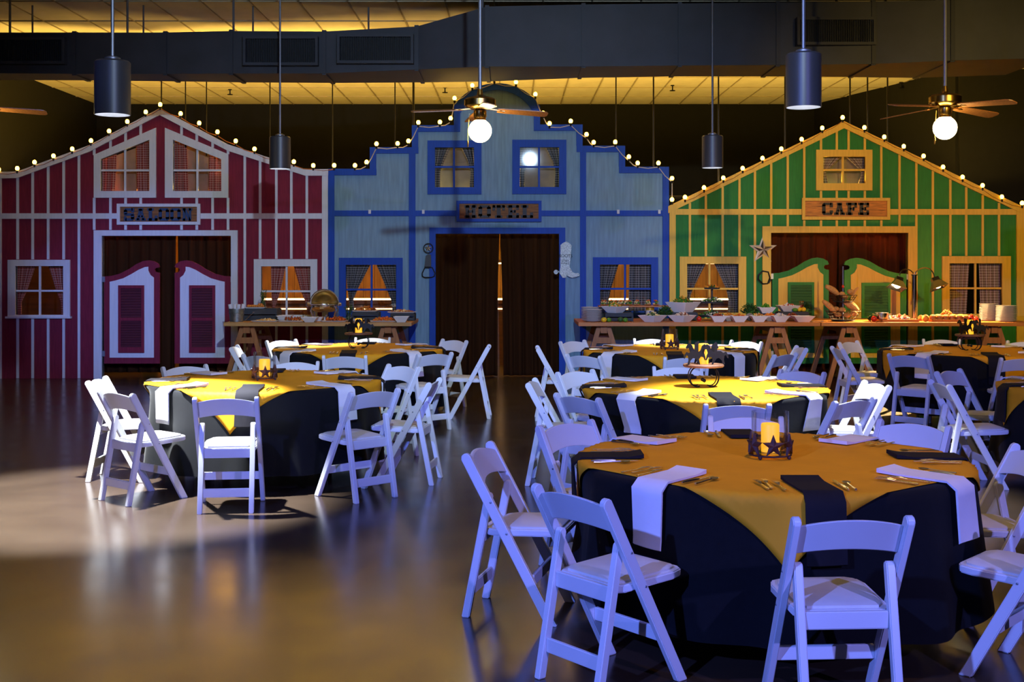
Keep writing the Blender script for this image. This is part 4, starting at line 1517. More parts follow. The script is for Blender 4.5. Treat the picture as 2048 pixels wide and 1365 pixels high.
            o.rotation_euler = (0, 0, th0 + R.uniform(-.10, .10))
            tag(o, 'silver %s at the %s of the %s' % (what, dn, phrase), nm, 'table ' + {'fork': 'forks', 'knife': 'knives', 'spoon': 'spoons'}[nm])
    for (a, dn) in DIRS:
        if chairs is not None and a not in chairs:
            continue
        da, dr, dy = (tweak or {}).get(a, (0, 0, 0))
        th = math.radians(a + da + (R.uniform(-2, 2) if a not in (tweak or {}) else 0))
        rr = seat_r(a)
        place_chair(cx + rr * math.cos(th), cy + rr * math.sin(th), th + PI + math.radians(dy), 'white folding chair at the %s of the %s' % (dn, phrase), 'white folding chairs')


round_table(1.25, 5.81, 0, -98, 'foreground table', 'star', None, {-90: (-1, .06, 4), -135: (0, 0, -6), 180: (-5, -.02, -10), 135: (-3, -.03, 0), 90: (-6, -.10, 0), 45: (0, .04, 0), 0: (2, -.14, 0), -45: (2, .02, 0)})
round_table(1.46, 9.15, 1, -90, 'middle table', 'horse', None, {-90: (0, -.06, 2), -135: (-4, -.10, 0), 180: (-8, -.12, 0), -45: (-8, -.05, 0), 0: (0, -.12, 8), 90: (0, 0, 0), 135: (-3, -.06, 0)})
round_table(1.72, 13.1, -4, -92, 'back middle table', 'star', None, {-135: (4, .1, 0), 180: (0, 0, 0)})
round_table(-2.0, 9.70, 5, -93, 'left table', 'star', None, {-135: (11, 0.0, -6), 180: (9, -.14, -8), -90: (2, .10, 4), 0: (-14, 0, 6), -45: (-2, .05, 0), 135: (-2, -.1, 0)})
round_table(-1.70, 13.3, 0, -89, 'back left table', 'horse', None, {-135: (14, .15, 0), 180: (4, -.08, 0), -45: (-6, .02, 0)})
round_table(4.96, 13.0, -5, -85, 'back right table', 'horse', [180, 135, -135, -90, 90, 45], {90: (-8, 0, 0)})
round_table(4.72, 9.2, 0, -90, 'table at right edge', None, [180, 135], settings=[180, -135, 135])

# ------------------------------------------------------------------ buffet tables
BZ = .90      # top of the boards
BD0, BD1 = 16.2, 17.42


def board(x0, x1, m, label):
    o = MB().box(x0, x1, BD0, BD1, BZ - .05, BZ).build('buffet_board', m, bevel=.004)
    tag(o, label, 'table board')


board(X(447, BD0), X(823, BD0), 'plank', 'pale wooden plank of the left buffet on sawhorses')
board(X(1157, BD0), X(1641, BD0), 'plankr', 'reddish wooden plank of the salad buffet by the hotel')
board(X(1643, BD0), X(2075, BD0), 'plankr', 'reddish wooden plank of the bread buffet before the cafe')


def sawhorse(px, label):
    x = X(px, 16.3)
    s = empty('sawhorse', (x, 16.8, 0))
    h = BZ - .05
    MB().box(-.045, .045, -.5, .48, h - .10, h).build('beam', 'saw', s)
    for y in (-.44, .42):
        for sx in (-1, 1):
            MB().bar((sx * .065, y, h - .02), (sx * .31, y + (.05 if y > 0 else -.05), .0), .062, .05, (0, 1, 0)).build('leg', 'saw', s)
        MB().box(-.13, .13, y - .03, y - .01, h - .24, h - .16).build('brace', 'saw', s)
    tag(s, label, 'sawhorse', 'wooden sawhorses')


sawhorse(493, 'wooden sawhorse under the left end of the left buffet')
sawhorse(776, 'wooden sawhorse under the right end of the left buffet')
sawhorse(1208, 'wooden sawhorse below the plate stack by the hotel')
sawhorse(1556, 'wooden sawhorse before the left cafe swing door')
sawhorse(1700, 'wooden sawhorse below the bread baskets')
sawhorse(1990, 'wooden sawhorse below the rightmost plate stacks')


# ------------------------------------------------------------------ food and serving ware
PM = .5 / FPX * 2      # metres per pixel and metre of distance


def sz(px, d):
    return px / FPX * d


SM = {}


def shared(key, fn, name, m, loc, rz=0.0, scale=None, smooth=True):
    """alike pieces share one mesh."""
    if key not in SM:
        o = fn().build(name, m, smooth=smooth)
        SM[key] = o.data
    else:
        o = bpy.data.objects.new(name, SM[key])
        COL.objects.link(o)
    o.location = loc
    o.rotation_euler[2] = rz
    if scale:
        o.scale = scale
    return o


def bowl(px, wpx, ytop, ybot, d, label, rz=0.0, z=None):
    """flared square bowl; z = what it stands on."""
    w, h = sz(wpx, d) / 2, sz(ybot - ytop, d)
    z = BZ if z is None else z
    if abs(rz) > .5:
        w *= .76
    b, t = w * .52, .008
    m = MB()

    def sq(r, zz):
        return [(-r, -r, zz), (r, -r, zz), (r, r, zz), (-r, r, zz)]
    rings = [sq(b, 0), sq(w, h), sq(w - t, h), sq(b - t * .5, .012)]
    vs = [p for r in rings for p in r]
    fs = [(3, 2, 1, 0), (12, 13, 14, 15)]
    for k in range(3):
        for i in range(4):
            j = (i + 1) % 4
            fs.append((4 * k + i, 4 * k + j, 4 * k + 4 + j, 4 * k + 4 + i))
    m.add(vs, fs)
    o = m.build('serving_bowl', 'china', loc=(X(px, d), d, z), rz=rz, bevel=.002)
    tag(o, label, 'bowl', 'white square serving bowls')
    return (X(px, d), d, z + h, w)


def heap(name, c, rx, ry, h, kinds, n, size, label, cat, leafy=0.0, square=False):
    """a loose pile nobody could count."""
    m = MB()
    for i in range(n):
        a, r = rnd.random() * 2 * PI, math.sqrt(rnd.random())
        x, y = r * math.cos(a) * rx, r * math.sin(a) * ry
        zt = h * (1 - r * r) * rnd.uniform(.35, 1)
        m.cur = rnd.randrange(len(kinds))
        if rnd.random() < leafy:
            m.leaf((x, y, zt), size * rnd.uniform(1.2, 2.4), size * .6)
        else:
            m.blob((x, y, zt), size * rnd.uniform(.6, 1.1))
    o = m.build(name, kinds, loc=c)
    tag(o, label, cat, kind='stuff')
    return o


def fill(b, kinds, label, name, cat='food', leafy=0.0, size=.018, n=110, up=.05):
    heap(name, (b[0], b[1], b[2] - .022), b[3] * .86 - size, b[3] * .86 - size, up + .022, kinds, n, size, label, cat, leafy)


def platter(px, wpx, d, z, label, dep=.22):
    w = sz(wpx, d) / 2
    m = MB()
    y = dep / 2
    m.hexa([(-w * .8, -y * .75, 0), (w * .8, -y * .75, 0), (w * .8, y * .75, 0), (-w * .8, y * .75, 0)], [(-w, -y, .018), (w, -y, .018), (w, y, .018), (-w, y, .018)])
    o = m.build('platter', 'china', loc=(X(px, d), d, z), bevel=.004)
    tag(o, label, 'platter', 'white platters')
    return z + .018


def crate(x0, x1, d, z, h, label, dep=.3):
    w = sz(x1 - x0, d)
    c = empty('wooden_crate', (X((x0 + x1) / 2, d), d, z))
    n = 2
    for s in (-1, 1):
        for k in range(n):
            z0 = h * k / n + .008
            MB().box(-w / 2, w / 2, s * dep / 2 - .007, s * dep / 2 + .007, z0, z0 + h / n - .016).build('slat', 'crate', c)
        MB().box(s * w / 2 - .012, s * w / 2 + .012, -dep / 2 + .008, dep / 2 - .008, 0, h - .01).build('end_panel', 'crate', c)
    for k in range(3):
        y = -dep / 2 + dep * (k + .5) / 3
        MB().box(-w / 2, w / 2, y - dep / 6 + .006, y + dep / 6 - .006, h - .012, h).build('top_slat', 'crate', c)
    tag(c, label, 'crate', 'dark wooden crates')
    return z + h


def plate_mesh():
    return MB().lathe([(0, 0), (.075, 0), (.085, .004), (.128, .016), (.130, .019), (.126, .019), (.083, .009), (0, .007)], 28)


def plates(px, d, n, where, r=1.0):
    for k in range(n):
        o = shared('plate', plate_mesh, 'dinner_plate', 'china', (X(px, d) + rnd.uniform(-.003, .003), d + rnd.uniform(-.003, .003), BZ + .017 * k), 0, (r, r, 1))
        ORD = ['lowest', 'second', 'third', 'fourth', 'fifth', 'sixth', 'seventh', 'eighth', 'ninth', 'tenth', 'eleventh', 'twelfth', 'thirteenth']
        lab = 'topmost white plate in the ' + where if k == n - 1 else '%s white plate from below in the %s' % (ORD[k], where)
        tag(o, lab, 'plate', 'plates in the ' + where)


def fruit(name, m, px, py, d, r, label, sx=1.0, z=None, szz=1.0):
    f = empty(name, (X(px, d), d, (BZ if z is None else z)))
    MB().ball((0, 0, r * szz), r, szz, 14, 10, sx=sx).build('flesh', m, f, smooth=True)
    MB().tube([(0, 0, r * szz * 2 - .004), (.003, 0, r * szz * 2 + .012)], .004, 5).build('stem', 'herb', f)
    tag(f, label, name.replace('_', ' '))


def jar_of_herbs(px, d, z, h, ph, label, spread=.05):
    r = .04
    j = empty('herb_jar', (X(px, d), d, z))
    MB().lathe([(0, 0), (r, 0), (r, h * .7), (r * .75, h * .85), (r * .75, h), (r * .68, h), (r * .68, h * .85), (r * .9, h * .7), (r * .9, .006), (0, .006)], 20).build('glass', 'jar', j, smooth=True)
    tag(j, label, 'jar')
    s = empty('herb_sprig', (X(px, d), d, z + .01))
    for k in range(7):
        a = rnd.random() * 2 * PI
        top = (math.cos(a) * spread * rnd.uniform(.5, 1.3), math.sin(a) * spread, ph * rnd.uniform(.75, 1))
        bt_ = (math.cos(a) * .015, math.sin(a) * .015, 0)
        st_ = MB().tube([bt_, (top[0] * .4, top[1] * .4, ph * .55), top], .003, 5).build('stem', 'herb', s)
        lf = MB()
        for q_ in range(26):
            t = rnd.uniform(.35, 1)
            lf.leaf((bt_[0] + (top[0] - bt_[0]) * t, bt_[1] + (top[1] - bt_[1]) * t, top[2] * t), .035, .005)
        lf.build('foliage', 'herb', s)
    tag(s, 'green rosemary sprigs standing in the ' + label.split(' ', 1)[1], 'herbs')


def herb_bunch(px, d, z, r, h, label):
    s = empty('parsley_bunch', (X(px, d), d, z))
    m = MB()
    for k in range(420):
        a, e, q_ = rnd.random() * 2 * PI, rnd.random(), rnd.uniform(.6, 1)
        m.leaf((r * q_ * math.cos(a) * math.sqrt(1 - e * e), r * .8 * q_ * math.sin(a) * math.sqrt(1 - e * e), h * (.35 + .6 * e * q_)), .03, .012)
    m.build('foliage', 'herb', s)
    st_ = MB()
    for k in range(6):
        a = k
        st_.tube([(.015 * math.cos(a), .015 * math.sin(a), 0), (r * .5 * math.cos(a), r * .4 * math.sin(a), h * .6)], .003, 5)
    st_.build('stem', 'leaf', s)
    tag(s, label, 'herbs')


def tongs(px, d, z, L, label, tilt=0.0, rz=0.0):
    t = empty('serving_tongs', (X(px, d), d, z), rz)
    for s in (-1, 1):
        a, b = Vector((0, 0, .012)), Vector((L * math.cos(tilt), s * .02, .012 + L * math.sin(tilt)))
        MB().bar(a, b, .014, .004).build('arm', 'silver', t)
        MB().ball(tuple(b), .016, .4, 8, 5).build('grip', 'silver', t, smooth=True)
    tag(t, label, 'tongs')


# ---- left buffet
bk = empty('napkin_bucket', (X(473, 16.45), 16.45, BZ))
MB().lathe([(0, 0), (.088, 0), (.104, .17), (.108, .172), (.108, .18), (.10, .18), (.086, .01), (0, .01)], 28).build('bucket', 'bucket', bk, smooth=True)
MB().tube([(.1 * math.cos(t), -.105, .10 + .0 * t) if False else (.106 * math.cos(t), .106 * math.sin(t), .12) for t in [k * PI / 14 for k in range(28)]], .003, 5, True).build('rib', 'bucket', bk)
tag(bk, 'galvanised bucket holding rolled white napkins on the left buffet', 'bucket')
for k, (dx, dy, tl, nm) in enumerate(((-.06, -.02, -.25, 'leftmost'), (-.015, .03, -.1, 'second'), (.025, -.03, .12, 'third'), (.062, .02, .28, 'rightmost'))):
    m = MB()
    m.tube([(0, 0, .03), (tl * .13, 0, .24)], [.02, .026], 10)
    o = m.build('napkin_roll', 'napw', loc=(X(473, 16.45) + dx * .9, 16.45 + dy, BZ), smooth=True)
    tag(o, nm + ' white rolled napkin in the galvanised bucket', 'napkin roll', 'napkin rolls in the bucket')
zt = crate(487, 557, 16.82, BZ, .17, 'dark crate carrying fritters at the left end of the left buffet', .34)
MB().box(-.12, .12, -.002, .002, -.03, .03).build('crate_label_tmp', 'lemon') if False else None
zp = platter(511, 44, 16.74, zt, 'white platter of round fritters on the left crate', .16)
for k in range(15):
    o = shared('fritter', lambda: MB().ball((0, 0, .017), .02, .85, 8, 6), 'fritter', 'fritter', (X(497 + (k % 8) * 4.2, 16.74) + rnd.uniform(-.005, .005), 16.71 + .05 * (k // 8) + rnd.uniform(-.01, .01), zp + (.018 if k > 12 else 0)))
    tag(o, 'golden fritter, %s in the %s row by the rosemary jar' % (['leftmost', 'second', 'third', 'fourth', 'fifth', 'sixth', 'seventh', 'eighth'][k % 8], 'front' if k < 8 else 'rear'), 'fritter', 'fritters on the left crate')
jar_of_herbs(526, 16.92, zt, .10, .24, 'rosemary jar on the left crate behind the fritters')
tongs(489, 16.45, BZ, .17, 'grey serving tongs leaning beside the bucket', .75)
zp = platter(532, 56, 16.42, BZ, 'low white platter of yellow rice at the left buffet front')
heap('rice', (X(534, 16.42), 16.42, zp - .004), .15, .08, .03, ['cheese', 'pasta'], 140, .012, 'yellow rice heaped on a low platter below the left crate', 'rice')
for k in range(2):
    bowl(570, 28 + 3 * k, 630, 637, 16.6, ('lower' if k == 0 else 'upper') + ' of two stacked bowls right of the left crate', 0, BZ + .03 * k)
zp = platter(584, 56, 16.42, BZ, 'white platter of skewers between the stacked and front bowls')
for k in range(6):
    s = empty('skewer', (X(572 + k * 5.4, 16.42), 16.43 + .01 * (k % 2), zp + .012), rnd.uniform(-.3, .3))
    MB().tube([(0, -.08, 0), (.0, .10, .03)], .0025, 5).build('stick', 'plank', s)
    m = MB()
    for q_ in range(4):
        m.blob((0, -.06 + .035 * q_, .004 + .006 * q_), .019)
    m.build('meat', 'wings', s)
    tag(s, ['leftmost', 'second', 'third', 'fourth', 'fifth', 'rightmost'][k] + ' glazed meat skewer on the platter left of the roll-top dish', 'skewer', 'skewers on the left buffet')
bowl(620, 33, 636, 646, 16.33, 'white bowl in front of the roll-top dish')
bowl(636, 20, 636, 644, 16.6, 'white bowl partly behind the bowl before the roll-top dish')
# roll-top chafing dish
cd = empty('chafing_dish', (X(649, 16.9), 16.9, BZ))
RR = .195
MB().lathe([(0, .11), (.12, .115), (RR - .02, .15), (RR, .19), (RR, .215), (RR + .012, .22), (RR, .226), (RR - .012, .22), (RR - .02, .17), (0, .14)], 40).build('water_pan', 'chrome', cd, smooth=True)
m = MB()
nlat, nlon = 12, 32
for i in range(nlat + 1):
    for k in range(nlon + 1):
        e, a = PI / 2 * i / nlat, PI * k / nlon
        m.v.append((RR * 1.0 * math.cos(a) * math.cos(e), RR * math.sin(a) * math.cos(e) * 1.0, .225 + RR * math.sin(e)))
for i in range(nlat):
    for k in range(nlon):
        b = i * (nlon + 1) + k
        m.f.append((b, b + 1, b + nlon + 2, b + nlon + 1))
        m.mi.append(0)
lid = m.build('roll_top_lid', 'goldchrome', cd, smooth=True)
lid.modifiers.new('lid_thickness', 'SOLIDIFY').thickness = .006
MB().tube([((RR + .006) * math.cos(k * PI / 24), 0, .225 + (RR + .006) * math.sin(k * PI / 24)) for k in range(25)], .013, 8).build('lid_rim', 'chrome', cd, smooth=True)
for sx in (-1, 1):
    MB().lathe([(0, -.02), (.02, -.02), (.02, .02), (0, .02)], 12).build('pivot', 'chrome', cd, loc=(sx * (RR + .02), 0, .225)).rotation_euler[1] = PI / 2
for a in (35, 145, 215, 325):
    t = math.radians(a)
    cx_, cy_ = math.cos(t), math.sin(t)
    MB().tube([(cx_ * RR, cy_ * RR, .20), (cx_ * (RR + .02), cy_ * (RR + .02), .14), (cx_ * (RR - .01), cy_ * (RR - .01), .06), (cx_ * (RR + .015), cy_ * (RR + .015), .0)], [.013, .012, .009, .012], 8).build('leg', 'chrome', cd, smooth=True)
MB().lathe([(0, .0), (.06, .0), (.065, .05), (0, .05)], 16).build('fuel_holder', 'chrome', cd, smooth=True)
MB().tube([(-RR - .005, -.04, .25), (-RR - .05, -.06, .25), (-RR - .05, -.06, .20)], .009, 8).build('handle', 'chrome', cd, smooth=True)
tag(cd, 'shiny round roll-top chafing dish on the left buffet', 'chafing dish')
zp = platter(669, 54, 16.4, BZ, 'white platter of glazed wings right below the roll-top dish')
heap('glazed_wings', (X(672, 16.4), 16.4, zp), .14, .08, .055, ['wings', 'salsa'], 60, .024, 'glazed chicken wings on the platter below the roll-top dish', 'wings')
jar_of_herbs(697, 16.6, BZ, .11, .22, 'rosemary jar between roll-top dish and wings crate')
zt = crate(708, 758, 16.8, BZ, .125, 'dark crate carrying a wings platter before the blue window', .3)
zp = platter(731, 52, 16.74, zt, 'white platter of fried wings on the crate before the blue window')
heap('fried_wings', (X(731, 16.74), 16.74, zp), .15, .08, .06, ['wings', 'fritter'], 60, .024, 'fried wings piled on the crate before the blue window', 'wings')
tongs(748, 16.72, zp + .02, .14, 'silver tongs resting on the crate wings platter', .12)
zt = crate(784, 829, 16.85, BZ, .105, 'dark crate at the right end of the left buffet', .3)
zp = platter(804, 58, 16.8, zt, 'white platter of chopped salad on the rightmost left-buffet crate')
heap('chopped_salad', (X(804, 16.8), 16.8, zp), .16, .09, .03, ['fritter', 'pasta', 'meat'], 110, .014, 'chopped salad on the platter at the right end of left buffet', 'salad')
bowl(716, 26, 638, 643, 16.5, 'shallow white bowl below the wings crate')
zp = platter(768, 62, 16.4, BZ, 'white platter of orange fish left of the last bowl')
heap('fried_fish', (X(768, 16.4), 16.4, zp), .16, .08, .05, ['salsa', 'fritter'], 70, .02, 'orange fried pieces on the platter left of the last bowl', 'fried food')
bowl(803, 31, 635, 646.5, 16.3, 'white bowl at the right front corner of the left buffet')

# ---- salad buffet
plates(1185, 16.42, 10, 'stack at the left end of the salad buffet')
plates(1180, 16.75, 11, 'stack behind the salad buffet end stack')
fruit('lemon', 'lemon', 1208, 640, 16.3, .033, 'yellow lemon beside the salad buffet plates', 1.2)
fruit('lime', 'lime', 1218, 640, 16.32, .03, 'green lime right of the lemon by the plates', 1.1)
fruit('lime', 'lime', 1251, 640, 16.3, .03, 'green lime at the right foot of the salad crate', 1.1)
fruit('avocado', 'herb', 1241, 640, 16.36, .033, 'dark avocado at the foot of the salad crate', 1.2)
zt = crate(1211, 1263, 16.62, BZ, .115, 'dark crate under the corn salad bowl', .3)
b = bowl(1230, 54, 614, 627.5, 16.58, 'white bowl of corn salad raised on a dark crate', PI / 4, zt)
fill(b, ['pasta', 'lime', 'cheese'], 'corn salad in the raised bowl left of the tostadas', 'corn_salad', 'salad')
tz = Z(611.5, 16.95)
tr = MB().box(X(1197, 16.95), X(1336, 16.95), 16.85, 17.1, tz - .02, tz).build('serving_tray', 'plankr', bevel=.003)
tag(tr, 'long wooden tray of tostadas raised above the salad buffet', 'tray')
for px_, lab in ((1204, 'dark wooden block under the left end of the tostada tray'),):
    o = MB().box(X(px_, 16.97) - .04, X(px_, 16.97) + .04, 16.88, 17.06, BZ, tz - .02).build('wooden_block', 'crate', bevel=.004)
    tag(o, lab, 'block')
cn = empty('food_can', (X(1300, 16.97), 16.97, BZ))
MB().lathe([(0, 0), (.06, 0), (.06, (tz - .02 - BZ) * .75), (.06, (tz - .02 - BZ) * .75)], 24).build('label_band', 'can', cn, smooth=True)
MB().lathe([(.0605, (tz - .02 - BZ) * .74), (.0605, tz - .02 - BZ - .004), (0, tz - .02 - BZ)], 24).build('top_band', 'canlid', cn, smooth=True)
MB().lathe([(0, -.002), (.018, -.002), (.018, .002), (0, .002)], 14).build('label_emblem', 'navy', cn, loc=(0, -.061, .11)).rotation_euler[0] = PI / 2
tag(cn, 'food can with pale label under the tostada tray', 'can')
for k, px_ in enumerate((1208, 1221, 1231, 1241, 1250, 1259, 1274, 1296, 1312)):
    t = empty('tostada', (X(px_, 16.95), 16.95 + .02 * (k % 2), tz), rnd.random() * 3)
    MB().lathe([(0, .0), (.03, .002), (.052, .012), (.05, .016), (0, .008)], 14).build('shell', 'fritter', t, smooth=True)
    m = MB()
    for q_ in range(16):
        m.cur = rnd.randrange(2)
        a = rnd.random() * 6.28
        r = .035 * math.sqrt(rnd.random())
        m.blob((r * math.cos(a), r * math.sin(a), .022 + .035 * rnd.random()), .015)
    m.build('filling', ['leaf', 'pasta'], t)
    m = MB()
    for q_ in range(8):
        m.blob((rnd.uniform(-.022, .022), rnd.uniform(-.022, .022), .06 + .012 * rnd.random()), .013)
    m.build('topping', 'salsa', t)
    tag(t, ['leftmost', 'second', 'third', 'fourth', 'middle', 'sixth', 'seventh', 'eighth', 'rightmost'][k] + ' heaped tostada on the raised wooden tray', 'tostada', 'tostadas on the tray')
herb_bunch(1330, 16.7, BZ, .10, .21, 'green parsley bunch between tostada tray and large bowl')
b = bowl(1305, 56, 631, 644.5, 16.36, 'white bowl of pasta salad below the tostada tray', PI / 4)
fill(b, ['pasta', 'herb', 'pasta'], 'pasta salad in the bowl below the tostada tray', 'pasta_salad', 'salad')
zt = crate(1342, 1391, 16.85, BZ, .115, 'dark crate under the large leaf salad bowl', .3)
b = bowl(1366, 68, 603, 623.5, 16.8, 'largest white bowl, raised and full of leaf salad', PI / 4, zt)
fill(b, ['leaf', 'herb', 'leaf', 'cheese'], 'leaf salad piled in the largest raised bowl', 'leaf_salad', 'salad', .8, .022, 190, .07)
b = bowl(1364, 55, 631, 644.5, 16.36, 'white bowl of mushrooms below the large salad bowl', PI / 4)
fill(b, ['mushroom', 'mushroom', 'wings'], 'sliced mushrooms in the bowl below the large salad bowl', 'mushrooms', 'mushrooms', 0, .022)
fruit('tomato', 'tomato', 1398, 638, 16.5, .036, 'red tomato between mushroom bowl and tiered stand', 1.0)
ts = empty('tiered_stand', (X(1424, 16.9), 16.9, BZ))
MB().tube([(0, 0, 0), (0, 0, Z(575, 16.9) - BZ)], .014, 10).build('post', 'slate', ts, smooth=True)
tiers = ((632, .185), (605, .165), (577, .105))
for k, (yp, r) in enumerate(tiers):
    zz = Z(yp, 16.9) - BZ
    MB().lathe([(0, zz - .012), (r, zz - .012), (r + .008, zz + .012), (r, zz + .012), (r - .006, zz), (0, zz)], 28).build('tray', 'slate', ts, smooth=True)
tag(ts, 'dark three-tier stand of vegetables on the salad buffet', 'tiered stand')
for (yp, r), nm in zip(tiers, ('lowest', 'middle', 'top')):
    heap('vegetable_leaves', (X(1424, 16.9), 16.9, Z(yp, 16.9)), r * .92, r * .92, .07 if r > .12 else .05, ['leaf', 'herb', 'cauli'] if r > .12 else ['cheese', 'herb', 'salsa'], 130 if r > .12 else 60, .02, 'cut vegetables on the %s tier of the dark stand' % nm, 'vegetables', .6)
for px_, w_, d_, kinds, lab, nm in ((1436, 33, 16.36, ['wings', 'meat'], 'beans', 'black bean'), (1478, 33, 16.36, ['cheese', 'salsa'], 'grated_cheese', 'orange cheese'), (1517, 33, 16.36, ['pasta', 'fritter'], 'croutons', 'pale crouton'), (1560, 33, 16.36, ['mushroom', 'napw'], 'chopped_onions', 'chopped onion')):
    b = bowl(px_, w_, 632, 644.5, d_, 'white front-row bowl of %s topping' % nm)
    fill(b, kinds, '%s topping heaped in a front-row salad bowl' % nm, lab, 'topping', 0, .014, 90, .035)
for px_, kinds, nm, lab in ((1458, ['cheese', 'fritter'], 'golden corn', 'corn_kernels'), (1540, ['cheese', 'salsa'], 'yellow cheddar', 'shredded_cheddar'), (1584, ['meat', 'wings'], 'dark bacon', 'bacon_bits')):
    b = bowl(px_, 34, 631, 642, 16.68, 'white second-row bowl of %s' % nm)
    fill(b, kinds, '%s heaped in a second-row salad bowl' % nm, lab, 'topping', 0, .014, 90, .04)
bowl(1605, 42, 631, 643, 16.38, 'wide white bowl at the right end of the front row')
o = MB().ball((0, 0, .035), .055, .62, 14, 8, sx=1.1).build('grey_stone', 'stone', loc=(X(1500, 16.6), 16.62, BZ + .06), smooth=True)
o.location.z = BZ
o.scale = (1, 1, 1.6)
tag(o, 'smooth grey stone among the salad bowls', 'stone')
herb_bunch(1499, 16.95, BZ, .13, .24, 'dark parsley bunch behind the orange cheese bowl')
zt = crate(1516, 1550, 16.9, BZ, .10, 'dark riser under the green pickle bowl', .26)
b = bowl(1532, 34, 615, 627, 16.86, 'white bowl of green pickles raised behind the croutons', 0, zt)
fill(b, ['lime', 'leaf'], 'green pickles in the raised bowl by the cafe door', 'pickles', 'pickles', 0, .018, 70, .045)
zt = crate(1556, 1612, 16.95, BZ, .12, 'dark riser under the radish bowl and lemons', .28)
b = bowl(1576, 42, 610, 622, 16.95, 'white bowl of radishes raised beside the lemons', 0, zt)
fill(b, ['meat', 'napw'], 'red radishes in the raised bowl beside the lemons', 'radishes', 'radishes', 0, .018, 70, .03)
fruit('lemon', 'lemon', 1598, 618, 16.87, .034, 'left one of two lemons before the pepper jar', 1.1, zt)
fruit('lemon', 'lemon', 1607, 618, 16.87, .032, 'right one of two lemons before the pepper jar', 1.1, zt)
fruit('cucumber', 'lime', 1590, 618, 16.84, .028, 'cut green cucumber left of the two lemons', 1.5, zt)
jr_ = empty('pepper_jar', (X(1603, 17.02), 17.02, zt))
MB().lathe([(0, 0), (.04, 0), (.04, .10), (.03, .115), (.03, .13), (.026, .13), (.026, .115), (.036, .10), (.036, .006), (0, .006)], 18).build('glass', 'jarplain', jr_, smooth=True)
MB().lathe([(0, .008), (.034, .008), (.034, .085), (0, .09)], 14).build('peppers', 'tomato', jr_)
MB().lathe([(0, .128), (.033, .128), (.033, .145), (0, .147)], 16).build('lid', 'brass', jr_, smooth=True)
tag(jr_, 'small glass jar of red peppers behind the lemons', 'jar')
herb_bunch(1614, 16.9, zt, .03, .12, 'little celery sprig right of the pepper jar')
tongs(1622, 16.3, BZ, .16, 'silver tongs lying right of the salad bowls', 0.0, .1)

# ---- bread buffet
bs = empty('bread_stand', (X(1686, 16.6), 16.6, BZ))
ptop = Z(533, 16.6) - BZ
MB().tube([(0, 0, .0), (0, 0, ptop)], .009, 8).build('post', 'steel', bs, smooth=True)
MB().ball((0, 0, ptop - .28), .02, 1.2, 10, 7).build('clip', 'tomato', bs, smooth=True)
for zb_, rb, rt, h in ((.02, .16, .235, .12), (Z(603, 16.6) - BZ, .13, .19, .085)):
    bk_ = MB().lathe([(0, zb_ - .012), (rb, zb_ - .012), (rb, zb_), (0, zb_)], 24).build('basket', 'iron', bs)
    wm = MB()
    for q_ in range(4):
        t = q_ / 3
        r = rb + (rt - rb) * t
        wm.tube([(r * math.cos(k * PI / 14), r * math.sin(k * PI / 14), zb_ + h * t) for k in range(28)], .004 if t in (0, 1) else .0025, 5, True)
    for k in range(20):
        a = k * PI / 10
        wm.tube([(rb * math.cos(a), rb * math.sin(a), zb_), (rt * math.cos(a), rt * math.sin(a), zb_ + h)], .0025, 5)
    wm.build('wire', 'iron', bk_)
tag(bs, 'two-tier black wire basket stand filled with bread', 'basket stand')


def loaf(px, py, d, L, r, tilt, rz, label):
    m = MB()
    n = 9
    m.tube([(L * (k / (n - 1) - .5), 0, .012 * math.sin(PI * k / (n - 1))) for k in range(n)], [r * (.35 + .65 * math.sin(PI * (.12 + .76 * k / (n - 1)))) for k in range(n)], 10)
    o = m.build('bread_loaf', 'bread', loc=tuple(at(px, py, d)), smooth=True)
    o.rotation_euler = (0, tilt, rz)
    tag(o, label, 'bread', 'bread in the wire baskets')


loaf(1664, 581, 16.6, .22, .042, .55, .2, 'long loaf leaning out left of the upper basket')
loaf(1658, 614, 16.55, .24, .04, .75, .1, 'long loaf leaning out left of the lower basket')
loaf(1702, 613, 16.55, .22, .055, .6, -.2, 'thick seeded loaf leaning right in the lower basket')
loaf(1711, 584, 16.58, .14, .02, -1.0, .1, 'thin breadstick leaning right in the upper basket')
for k, (px_, py_, r, w_) in enumerate(((1684, 588, .042, 'left round roll in the upper basket'), (1701, 584, .05, 'domed round roll in the upper basket'), (1690, 594, .045, 'front round roll in the upper basket'), (1672, 618, .045, 'left round roll in the lower basket'), (1684, 620, .05, 'middle round roll in the lower basket'), (1676, 630, .05, 'front left roll low in the lower basket'), (1694, 631, .055, 'front right roll low in the lower basket'), (1708, 627, .05, 'right round roll in the lower basket'))):
    dd = 16.5 if k > 4 else 16.6
    o = MB().ball((0, 0, 0), r, .75, 14, 9).build('bread_roll', 'bread', loc=tuple(at(px_, py_, dd)), smooth=True)
    tag(o, w_, 'bread roll', 'rolls in the wire baskets')


def cutting_board(x0, x1, d, label):
    c = MB().box(X(x0, d), X(x1, d), d - .16, d + .16, BZ, BZ + .035).build('cutting_board', 'board', bevel=.006)
    tag(c, label, 'cutting board', 'cutting boards')
    return BZ + .035


